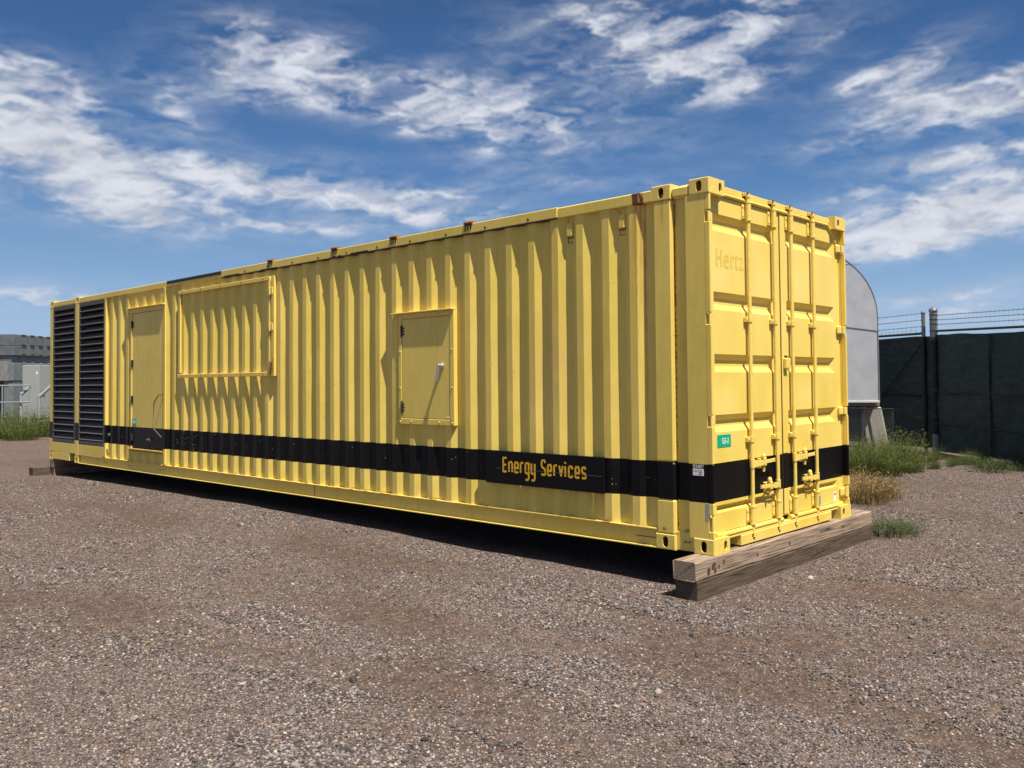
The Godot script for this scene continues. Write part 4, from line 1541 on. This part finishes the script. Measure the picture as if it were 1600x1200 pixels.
# ------------------------------------------------------------------ the yard behind
func build_yard() -> void:
	mat.screen = mottled(101, 0.02, [[0.0, 0.009, 0.021, 0.0185], [0.45, 0.014, 0.030, 0.0265], [0.6, 0.019, 0.037, 0.033], [0.8, 0.035, 0.052, 0.046], [1.0, 0.07, 0.08, 0.07]], V(0.30, 0.7, 0.30), 0.75)
	mat.wrap = mottled(102, 0.02, [[0.0, 0.003, 0.006, 0.0065], [1.0, 0.010, 0.015, 0.016]], V(1, 1, 1), 0.7)
	mat.wire = plain(0.16, 0.17, 0.17, 0.5, 0.5)
	mat.dark_pipe = plain(0.035, 0.033, 0.035, 0.6)
	mat.hood = mottled(103, 0.012, [[0.0, 0.50, 0.51, 0.53], [0.5, 0.57, 0.58, 0.60], [1.0, 0.63, 0.64, 0.66]], V(0.4, 0.4, 0.4), 0.36, 0.35)
	mat.concrete = mottled(104, 0.03, [[0.0, 0.20, 0.18, 0.15], [0.5, 0.38, 0.36, 0.31], [1.0, 0.52, 0.49, 0.44]], V(2, 2, 2), 0.9)
	mat.moss = mottled(105, 0.05, [[0.0, 0.05, 0.05, 0.02], [0.5, 0.13, 0.13, 0.04], [1.0, 0.30, 0.25, 0.12]], V(4, 4, 4), 0.95)
	mat.unit = mottled(106, 0.01, [[0.0, 0.11, 0.125, 0.135], [0.5, 0.145, 0.165, 0.175], [1.0, 0.19, 0.205, 0.21]], V(0.5, 0.5, 0.5), 0.5, 0.3)
	mat.unit_low = mottled(107, 0.02, [[0.0, 0.15, 0.18, 0.185], [0.5, 0.20, 0.235, 0.235], [1.0, 0.25, 0.285, 0.28]], V(0.5, 0.5, 0.5), 0.45, 0.3)
	mat.unit_old = mottled(108, 0.02, [[0.0, 0.12, 0.105, 0.10], [0.5, 0.26, 0.25, 0.24], [1.0, 0.42, 0.41, 0.40]], V(1.6, 0.25, 1.6), 0.5, 0.3)
	mat.cabinet = plain(0.30, 0.32, 0.31, 0.5)
	mat.pipe = plain(0.30, 0.32, 0.34, 0.4, 0.2)
	fence()
	hood()
	leaning_post()
	far_unit()
	plants()


# an opaque cloth along a line on the ground, a little slack
func cloth(a: Vector3, b: Vector3, low: float, top: float, s: int, drop := 0.0) -> Shape:
	var sh := Shape.new()
	var f := fbm(s, 0.6, 3)
	var along := (b - a)
	var nx := maxi(2, int(along.length() / 0.2))
	var ny := 10
	var nn := V(-along.z, 0, along.x).normalized()
	var p := func(i: int, j: int) -> Vector3:
		var t := float(i) / nx
		var base := a + along * t
		var sag := 0.022 * sin(t * along.length() * 2.1) + 0.05 * f.get_noise_2d(t * along.length(), 9.0)
		var y := lerpf(low, top - 0.03 - drop * t + sag * 0.6, float(j) / ny)
		return base + V(0, y, 0) + nn * 0.05 * f.get_noise_2d(t * along.length() * 1.5, y * 1.5)
	for i in nx:
		for j in ny:
			sh.quad(p.call(i, j), p.call(i + 1, j), p.call(i + 1, j + 1), p.call(i, j + 1))
	return sh


func barbed(a: Vector3, b: Vector3) -> Shape:
	var s := Shape.new()
	var path := []
	for k in 9:
		path.append(a.lerp(b, k / 8.0) - V(0, 0.02 * sin(PI * k / 8.0), 0))
	s.tube(path, 0.005, 4, false)
	var n := int(a.distance_to(b) / 0.13)
	for k in n:
		var p := a.lerp(b, (k + 0.5) / n) - V(0, 0.02 * sin(PI * (k + 0.5) / n), 0)
		s.tube([p + V(-0.012, -0.022, 0.006), p + V(0.012, 0.022, -0.006)], 0.0045, 3, false)
	return s


func post_mesh(r: float, h: float) -> Shape:
	var s := Shape.new()
	s.lathe(Vector3.ZERO, Vector3.UP, [[0.0, r], [h - r * 1.2, r], [h - r * 1.2, r * 1.18], [h - r * 0.9, r * 1.18], [h - r * 0.45, r * 0.98], [h - r * 0.15, r * 0.6], [h, 0.0]], 16)
	return s


func fence() -> void:
	var a := V(-2.81, 0, -13.35)
	var dir := V(0.765, 0, 0.643).normalized()
	var back := V(-0.914, 0, -0.406).normalized()
	var hgt := 2.50
	# long run to the right of the gate post
	var f := thing("screened_fence", "dark green mesh screened chain-link fence with three barbed wires, right of the thick post", "fence", a)
	var b := dir * 14.0
	obj("privacy_screen", cloth(V(0, 0, 0) + dir * 0.1, b, 0.05, hgt, 5, 0.42), mat.screen, f)
	var top := Shape.new()
	top.tube([V(0, hgt + 0.055, 0), b + V(0, hgt + 0.055 - 0.42, 0)], 0.024, 8)
	obj("top_rail", top, mat.dark_pipe, f)
	for y in [1.28, 0.62]:
		var mid := Shape.new()
		mid.tube([dir * 0.1 + V(0, y, 0.035), b + V(0, y - 0.2, 0.035)], 0.014, 6)
		obj("tension_wire", mid, mat.screen, f)
	for k in range(1, 8):
		var seam := Shape.new()
		seam.box(V(-0.03, 0.06, 0.0), V(0.03, 2.44 - 0.055 * k, 0.03), 0.012)
		var so := obj("screen_seam", seam, mat.screen, f)
		so.position = dir * (1.85 * k) + V(-0.01, 0, 0.02)
		so.rotation.y = atan2(-dir.z, dir.x)
	var low := Shape.new()
	low.tube([dir * 0.1 + V(0, 0.06, 0), b + V(0, 0.06, 0)], 0.012, 6)
	obj("bottom_wire", low, mat.dark_pipe, f)
	for y in [2.69, 2.785, 2.88]:
		obj("barbed_wire", barbed(V(0, y, 0), b + V(0, y - 0.42, 0)), mat.wire, f)
	for k in range(1, 5):
		var o := obj("post", post_mesh(0.035, 2.86 - 0.10 * k), mat.galv, f)
		o.position = dir * (3.3 * k) + V(0.08, 0, -0.06)
	# thick gate post
	var t := thing("gate_post", "thick galvanised gate post with a domed cap, lower part wrapped in dark screen", "post", a + V(0.03, 0, 0.05))
	obj("pipe", post_mesh(0.078, 3.06), mat.galv, t)
	var w := Shape.new()
	w.lathe(Vector3.ZERO, Vector3.UP, [[0.4, 0.0], [0.4, 0.083], [2.42, 0.083], [2.42, 0.0]], 14)
	obj("screen_wrap", w, mat.wrap, t)
	for y in [0.75, 1.3, 2.36]:
		var band := Shape.new()
		band.lathe(Vector3.ZERO, Vector3.UP, [[y, 0.0], [y, 0.098], [y + 0.05, 0.098], [y + 0.05, 0.0]], 14)
		obj("gate_hinge_band", band, mat.dark_pipe, t)
	for y in [2.55, 2.69, 2.785, 2.88]:
		var band := Shape.new()
		band.lathe(Vector3.ZERO, Vector3.UP, [[y, 0.078], [y, 0.084], [y + 0.02, 0.084], [y + 0.02, 0.078]], 14)
		obj("tie_band", band, mat.dark_pipe, t)
	# the gate itself, running back to the left
	var g := thing("screened_gate", "dark screened chain-link gate with a slim capped post, left of the thick post", "gate", a + back * 0.24)
	var ge := back * 7.0
	obj("privacy_screen", cloth(back * -0.21, ge, 0.1, hgt - 0.01, 6), mat.screen, g)
	var fr := Shape.new()
	fr.tube([V(0, hgt + 0.02, 0), ge + V(0, hgt + 0.02, 0)], 0.026, 8)
	obj("top_rail", fr, mat.dark_pipe, g)
	var mr := Shape.new()
	mr.tube([V(0.0, 1.22, 0.05), ge + V(0, 1.22, 0.05)], 0.024, 8)
	obj("mid_rail", mr, mat.wrap, g)
	var sp := obj("slim_post", post_mesh(0.040, 3.0), mat.galv, g)
	sp.position = V(0, 0, 0.02)
	var lower := Shape.new()
	lower.lathe(V(0, 0, 0.02), Vector3.UP, [[0.1, 0.0], [0.1, 0.044], [2.44, 0.044], [2.44, 0.0]], 12)
	obj("screen_wrap", lower, mat.wrap, sp)
	var br := Shape.new()
	br.tube([V(0, 2.35, 0.06), back * 2.2 + V(0, 0.15, 0.06)], 0.012, 6)
	obj("brace_rod", br, mat.wrap, g)
	for y in [2.67, 2.81, 2.95]:
		obj("barbed_wire", barbed(V(0, y, 0), ge + V(0, y - 0.02, 0)), mat.wire, g)
	var r := rng(33)
	var q := 0.05
	while q < 1.6:      # cut wire ends standing up along the top
		var wi := Shape.new()
		wi.tube([back * q + V(0, hgt + 0.02, 0.03), back * (q + 0.02) + V(0, hgt + 0.09, 0.03), back * (q - 0.03) + V(0, hgt + 0.10, 0.03)], 0.004, 4, false)
		obj("wire_end", wi, mat.wire, g)
		q += r.randf_range(0.1, 0.16)
	# bare chain link leaning in front of the gate
	var c0 := on_ground(1300, 716)
	var c1 := on_ground(1398, 722)
	var cl := thing("chain_link_panel", "bare galvanised chain-link panel standing in the weeds before the leaning post", "fence", c0)
	var run := c1 - c0
	run.y = 0
	var wires := Shape.new()
	var n := int(run.length() / 0.055)
	var h := 1.0
	var u := run.normalized()
	for k in range(-int(h / 0.055), n):
		for s in [1.0, -1.0]:
			var x0: float = k * 0.055
			var x1: float = x0 + h
			var y0 := 0.0
			var y1 := h
			if x0 < 0:
				y0 = -x0
				x0 = 0.0
			if x1 > run.length():
				y1 -= x1 - run.length()
				x1 = run.length()
			if y1 - y0 < 0.05:
				continue
			if s < 0:
				x0 = run.length() - x0
				x1 = run.length() - x1
			wires.tube([u * x0 + V(0, y0, 0.0), u * x1 + V(0, y1, 0.004 * s)], 0.0028, 4, false)
	obj("wire_mesh", wires, mat.wire, cl).set_meta("kind", "stuff")
	var tr := Shape.new()
	tr.tube([V(0, h, 0), run + V(0, h, 0)], 0.012, 6)
	obj("tension_bar", tr, mat.dark_pipe, cl)


func hood() -> void:
	# a round-topped sheet metal air hood on a skid, seen past the container's corner
	var dist := 18.5
	var e := at_range(1373, 560, dist)
	var g := V(e.x, 0, e.z)
	var facing := atan2(EYE.x - g.x, EYE.z - g.z) + 0.12
	var t := thing("air_hood", "silver sheet metal air hood with a round top behind the container", "hood", g, facing)
	var rad := 1.46
	var low := at_range(1373, 626, dist).y
	var mid := at_range(1373, 495, dist).y
	var deep := 1.0
	# profile, right edge at x = 0, going left
	var prof := [Vector2(0, low), Vector2(0, mid)]
	for i in range(1, 25):
		var a := PI * i / 24.0
		prof.append(Vector2(-rad + rad * cos(a), mid + rad * sin(a)))
	prof.append(Vector2(-2 * rad, low))
	var s := Shape.new()
	for i in prof.size() - 1:
		var p: Vector2 = prof[i]
		var q: Vector2 = prof[i + 1]
		s.quad(V(p.x, p.y, 0), V(p.x, p.y, -deep), V(q.x, q.y, -deep), V(q.x, q.y, 0))
	obj("wrapper_sheet", s, mat.hood, t)
	# front sheets, lapped at a slanting seam
	var seam_r := at_range(1373, 517, dist).y
	var seam_l := seam_r + 0.45
	var up := Shape.new()
	var dn := Shape.new()
	var c := V(-rad, mid + 0.2, -0.004)
	var edge := [V(0, seam_r, -0.004)]
	for i in range(1, prof.size() - 1):
		edge.append(V(prof[i].x, prof[i].y, -0.004))
	edge.append(V(-2 * rad, seam_l, -0.004))
	for i in edge.size() - 1:
		up.tri(c, edge[i], edge[i + 1])
	up.tri(c, edge[-1], edge[0])
	obj("upper_sheet", up, mat.hood, t)
	dn.quad(V(-2 * rad, low, -0.012), V(0, low, -0.012), V(0, seam_r + 0.03, -0.012), V(-2 * rad, seam_l + 0.03, -0.012))
	obj("lower_sheet", dn, mat.hood, t)
	var back := Shape.new()
	back.quad(V(0, low, -deep), V(-2 * rad, low, -deep), V(-2 * rad, mid, -deep), V(0, mid, -deep))
	obj("back_sheet", back, mat.hood, t)
	var rim := Shape.new()
	var path := []
	for p in prof:
		path.append(V(p.x, p.y, 0.0))
	rim.tube(path, 0.007, 6)
	obj("rim", rim, mat.pipe, t)
	var seam := Shape.new()
	seam.tube([V(0, seam_r, -0.004), V(-2 * rad, seam_l, -0.004)], 0.004, 4)
	seam.tube([V(-0.30, mid + rad * 0.73, -0.002), V(-2 * rad + 0.3, mid + rad * 0.80, -0.002)], 0.003, 4)
	obj("seam", seam, mat.louver, t)
	var screw := Shape.new()
	screw.lathe(Vector3.ZERO, Vector3.BACK, [[-0.003, 0.007], [0.004, 0.006], [0.005, 0.0]], 6)
	var sm := screw.mesh()
	for row in [low + 0.62, mid + 0.25, mid + 0.75]:
		for i in 14:
			var x: float = -0.05 - i * 0.125
			if row > mid and x > -rad + sqrt(maxf(0, rad * rad - (row - mid) * (row - mid))) - 0.03:
				continue
			var o := obj("screw", sm, mat.galv, t)
			o.position = V(x, row + 0.012 * sin(i * 2.0) - x * 0.06, -0.004 if row > mid else -0.012)
	boxed("skid_beam", V(-2 * rad, low - 0.045, -deep), V(0.005, low - 0.002, 0.012), mat.hood, t, 0.006)
	boxed("skid_beam", V(-2 * rad, low - 0.10, -0.10), V(-0.05, low - 0.06, -0.03), mat.galv, t, 0.004)
	for x in [-0.32, -2 * rad + 0.1]:
		for z in [-0.08, -deep + 0.1]:
			boxed("leg", V(x - 0.02, -0.05, z - 0.02), V(x + 0.02, low - 0.045, z + 0.02), mat.dark_pipe, t, 0.003)


func leaning_post() -> void:
	var g := on_ground(1379, 711)
	var t := thing("leaning_post", "pale concrete stub leaning over among the weeds, mossy near its top", "post", g, 0.55)
	var s := Shape.new()
	s.box(V(-0.15, -0.1, -0.09), V(0.15, 0.98, 0.09), 0.03, Transform3D(Basis(Vector3.BACK, 0.17), Vector3.ZERO))
	obj("stub", s, mat.concrete, t)
	var m := Shape.new()
	m.box(V(-0.15, 0.98, -0.09), V(0.13, 1.20, 0.09), 0.03, Transform3D(Basis(Vector3.BACK, 0.17), Vector3.ZERO))
	obj("mossy_top", m, mat.moss, t)
	var c := Shape.new()
	c.box(V(-0.13, 1.20, -0.08), V(0.10, 1.45, 0.08), 0.03, Transform3D(Basis(Vector3.BACK, 0.13), Vector3.ZERO))
	obj("broken_end", c, mat.concrete, t)
	var w := Shape.new()
	w.box(V(-0.27, -0.1, -0.05), V(-0.18, 1.05, 0.05), 0.012, Transform3D(Basis(Vector3.BACK, 0.14), Vector3.ZERO))
	obj("split_slab", w, mat.concrete, t)


func far_unit() -> void:
	var k := at_range(20, 600, 34.0)
	var t := thing("cooling_unit", "large grey sheet metal cooling unit with rows of square slots, behind the weeds", "machine", V(k.x, 0, k.z), deg_to_rad(130.2))
	var wide := 6.0
	var deep := 3.4
	boxed("upper_band", V(0, 2.955, -deep), V(wide, 3.33, 0), mat.unit, t, 0.01)
	boxed("lower_band", V(0.0, 2.63, -deep), V(wide, 2.945, 0.012), mat.unit, t, 0.01)
	boxed("neck", V(0.06, 2.38, -deep + 0.06), V(wide, 2.63, -0.10), mat.unit, t, 0)
	boxed("front_panel", V(0.02, 1.78, -0.5), V(wide, 2.38, 0.0), mat.unit_low, t, 0.01)
	for z in [-0.35, -1.2, -2.1]:
		boxed("end_panel", V(-0.02, 1.78, z - 0.62), V(0.02, 2.42, z + 0.2), mat.unit_old, t, 0.006)
	boxed("core", V(0.5, 0.2, -deep + 0.3), V(wide, 2.0, -1.1), mat.unit, t, 0)
	var slot := Shape.new()
	slot.box(V(-0.10, -0.065, -0.02), V(0.10, 0.065, 0.004), 0)
	var sm := slot.mesh()
	for row in [[3.305, 0.0, 0.55], [2.945, 0.012, 1.0], [2.648, 0.012, 0.6]]:
		for i in 11:
			var o := obj("slot", sm, mat.shade, t)
			o.position = V(0.56 + i * 0.46, row[0], row[1])
			o.scale = V(1, row[2], 1)
	for i in 11:
		boxed("clip", V(0.50 + i * 0.46, 2.36, 0.0), V(0.62 + i * 0.46, 2.40, 0.03), mat.pipe, t, 0.004)
	boxed("leg", V(0.06, -0.05, -0.35), V(0.50, 1.78, -0.02), mat.unit_low, t, 0.01)
	for x in [2.6, 5.2]:
		boxed("leg", V(x, -0.05, -0.35), V(x + 0.3, 1.78, -0.05), mat.unit_low, t, 0.01)
	for z in [-1.6, -3.1]:
		boxed("leg", V(0.06, -0.05, z), V(0.3, 1.78, z + 0.2), mat.unit_low, t, 0.01)
	var e := at_range(61, 600, 32.6)
	var c := thing("electrical_cabinet", "tall grey electrical cabinet standing before the cooling unit", "cabinet", V(e.x, 0, e.z), deg_to_rad(130.2))
	boxed("housing", V(0, 0.55, -0.55), V(1.6, 2.28, 0), mat.cabinet, c, 0.012)
	boxed("side_panel", V(-0.012, 0.56, -0.54), V(-0.002, 2.27, -0.01), mat.cabinet, c, 0.002)
	boxed("plinth", V(0.02, -0.05, -0.53), V(0.62, 0.53, -0.02), mat.cabinet, c, 0.01)
	boxed("notice", V(0.006, 1.98, -0.09), V(0.012, 2.06, -0.04), mat.white, c, 0).position.x = -0.02
	var kn := Shape.new()
	kn.lathe(V(0.2, 1.42, 0), Vector3.BACK, [[0.0, 0.055], [0.05, 0.05], [0.06, 0.0]], 10)
	obj("knob", kn, mat.rubber, c)
	# pipe railing in front
	var p0 := at_range(-40, 600, 32.3)
	var p1 := at_range(47, 600, 31.6)
	var r := thing("pipe_railing", "white pipe railing with two bars in front of the cooling unit", "railing", V(p0.x, 0, p0.z))
	var run := V(p1.x - p0.x, 0, p1.z - p0.z)
	for y in [1.62, 1.10]:
		var s := Shape.new()
		s.tube([V(0, y, 0), run + V(0, y, 0)], 0.02, 8)
		obj("bar", s, mat.pipe, r)
	for q in [0.02, 0.5, 0.98]:
		var s := Shape.new()
		s.tube([run * q + V(0, -0.05, 0), run * q + V(0, 1.62, 0)], 0.018, 8)
		obj("upright", s, mat.pipe, r)
	for q in [[[33, 616], [47, 604], "short white pipe slanting up to the cabinet beside the railing"], [[61, 620], [82, 601], "long white pipe slanting up past the front of the cabinet"]]:
		var a := at_range(q[0][0], q[0][1], 31.8)
		var b := at_range(q[1][0], q[1][1], 31.8)
		var d := thing("slanting_pipe", q[2], "pipe", V(a.x, 0, a.z))
		var s := Shape.new()
		s.tube([V(0, a.y, 0), V(b.x - a.x, b.y, b.z - a.z)], 0.055, 8)
		obj("tube", s, mat.pipe, d)
		var f := Shape.new()
		f.tube([V(0, a.y + 0.02, 0), V(0.05, -0.05, 0.02)], 0.045, 8)
		obj("support", f, mat.pipe, d)


# a clump of stems and narrow leaves
func clump(s: int, blades: int, tall: float, spread: float, wide: float, a: Color, b: Color, feathery: float) -> ArrayMesh:
	var sh := Shape.new()
	sh.tinted = true
	var r := rng(s)
	for k in blades:
		var ang := r.randf() * TAU
		var root := V(cos(ang), 0, sin(ang)) * spread * 0.45 * sqrt(r.randf())
		var out := V(cos(ang + r.randf_range(-0.9, 0.9)), 0, sin(ang + r.randf_range(-0.9, 0.9)))
		var h := tall * r.randf_range(0.35, 1.0)
		var lean := r.randf_range(0.05, 0.65) * spread
		var side := V(-out.z, 0, out.x).rotated(Vector3.UP, r.randf_range(-0.8, 0.8)) * wide * r.randf_range(0.6, 1.3)
		sh.tint = a.lerp(b, r.randf()) * r.randf_range(0.75, 1.25)
		sh.tint.a = 1.0
		var prev := root
		var pw := 1.0
		for j in range(1, 5):
			var t := j / 4.0
			var p := root + V(0, h * (t - 0.22 * t * t * lean / spread), 0) + out * lean * t * t
			var w := 1.0 - t * 0.92
			sh.quad(prev - side * pw, prev + side * pw, p + side * w, p - side * w)
			if r.randf() < feathery and j > 1:
				for q in 2:
					var d := V(r.randf_range(-1, 1), r.randf_range(0.1, 1.0), r.randf_range(-1, 1)).normalized() * r.randf_range(0.05, 0.13) * tall
					var c := d.cross(V(r.randf(), r.randf(), r.randf())).normalized() * wide * 1.5
					sh.tri(p, p + d * 0.5 + c, p + d)
			prev = p
			pw = w
	return sh.mesh()


func plant(called: String, label: String, m: ArrayMesh, at: Vector3, turn: float, size: Vector3, group: String) -> void:
	var t := thing(called, label, "weed", V(at.x, ground_y(at.x, at.z) - 0.01, at.z), turn, group)
	var o := obj("foliage", m, mat.leaf, t)
	o.scale = size


func plants() -> void:
	var m := StandardMaterial3D.new()
	m.vertex_color_use_as_albedo = true
	m.roughness = 0.7
	m.metallic_specular = 0.25
	m.backlight_enabled = true
	m.backlight = Color(0.35, 0.35, 0.2)
	m.cull_mode = BaseMaterial3D.CULL_DISABLED
	mat.leaf = m
	var r := rng(12)
	var green_a := Color(0.055, 0.085, 0.022)
	var green_b := Color(0.15, 0.17, 0.055)
	var tall := []
	var dry := []
	var low := []
	for k in 4:
		tall.append(clump(200 + k, 230, 1.0, 0.85, 0.0055, green_a, green_b, 0.8))
		dry.append(clump(220 + k, 170, 0.44, 0.5, 0.0045, Color(0.17, 0.115, 0.05), Color(0.34, 0.25, 0.12), 0.6))
		low.append(clump(240 + k, 130, 0.24, 0.55, 0.005, Color(0.035, 0.06, 0.022), Color(0.11, 0.135, 0.06), 0.7))
	# along the dark fence
	var n := 0
	while n < 40:
		var px := r.randf_range(1322, 1545)
		var far := lerpf(718, 735, clampf((px - 1462) / 138.0, 0.0, 1.0))
		var near := 744.0 if px < 1400 else lerpf(742, 724, clampf((px - 1400) / 140.0, 0, 1))
		var p := on_ground(px, r.randf_range(minf(far, near), maxf(far, near)))
		var sc := r.randf_range(0.22, 0.66) if px < 1440 else r.randf_range(0.16, 0.36)
		var where := "beside the leaning concrete stub" if px < 1405 else "before the dark screened gate" if px < 1450 else "at the foot of the thick gate post" if px < 1490 else "along the long dark fence"
		var tallness := "knee-high" if sc > 0.5 else "shin-high" if sc > 0.33 else "small"
		plant("tall_weed", tallness + " feathery green weed clump " + where, tall[n % 4], p, r.randf() * TAU, V(sc, sc * r.randf_range(0.8, 1.2), sc), "green weeds along the dark fence")
		n += 1
	for k in 16:
		var p := on_ground(r.randf_range(1535, 1690), r.randf_range(726, 738))
		plant("low_weed", "low bright green grass tuft in the shade under the fence", low[k % 4], p, r.randf() * TAU, V(r.randf_range(0.8, 1.2), r.randf_range(0.5, 1.0), r.randf_range(0.8, 1.2)), "grass tufts under the fence")
	for q in [[1340, 786, 0.9], [1360, 788, 1.0], [1380, 785, 0.7], [1350, 776, 0.9], [1374, 776, 0.75], [1396, 780, 0.55], [1336, 766, 0.8], [1362, 766, 0.6]]:
		plant("dry_weed", "dry straw coloured weed beside the container's far door corner", dry[n % 4], on_ground(q[0], q[1]), r.randf() * TAU, Vector3.ONE * q[2], "dry weeds beside the container")
		n += 1
	for q in [[1378, 836, 0.75], [1397, 837, 0.85], [1410, 831, 0.6], [1386, 824, 0.65], [1402, 824, 0.5]]:
		plant("low_weed", "low green weed sprouting from gravel beside the end of the timbers", low[n % 4], on_ground(q[0], q[1]), r.randf() * TAU, Vector3.ONE * q[2], "low weeds beside the timbers")
		n += 1
	# rank growth before the cooling unit
	for k in 26:
		var px := r.randf_range(-45, 92)
		var p := on_ground(px, r.randf_range(668, 688))
		var sc := r.randf_range(0.45, 1.05)
		var place := "before the pipe railing" if px < 30 else "before the electrical cabinet" if px < 68 else "close to the louvred end of the container"
		plant("rank_weed", ("tall" if sc > 0.8 else "shorter") + " pale green rank weed clump " + place, tall[k % 4], p, r.randf() * TAU, V(sc * 1.5, sc, sc * 1.5), "weeds before the cooling unit")


func _ready() -> void:
	view_and_light()
	make_materials()
	build_ground()
	build_container()
	build_timbers()
	build_yard()
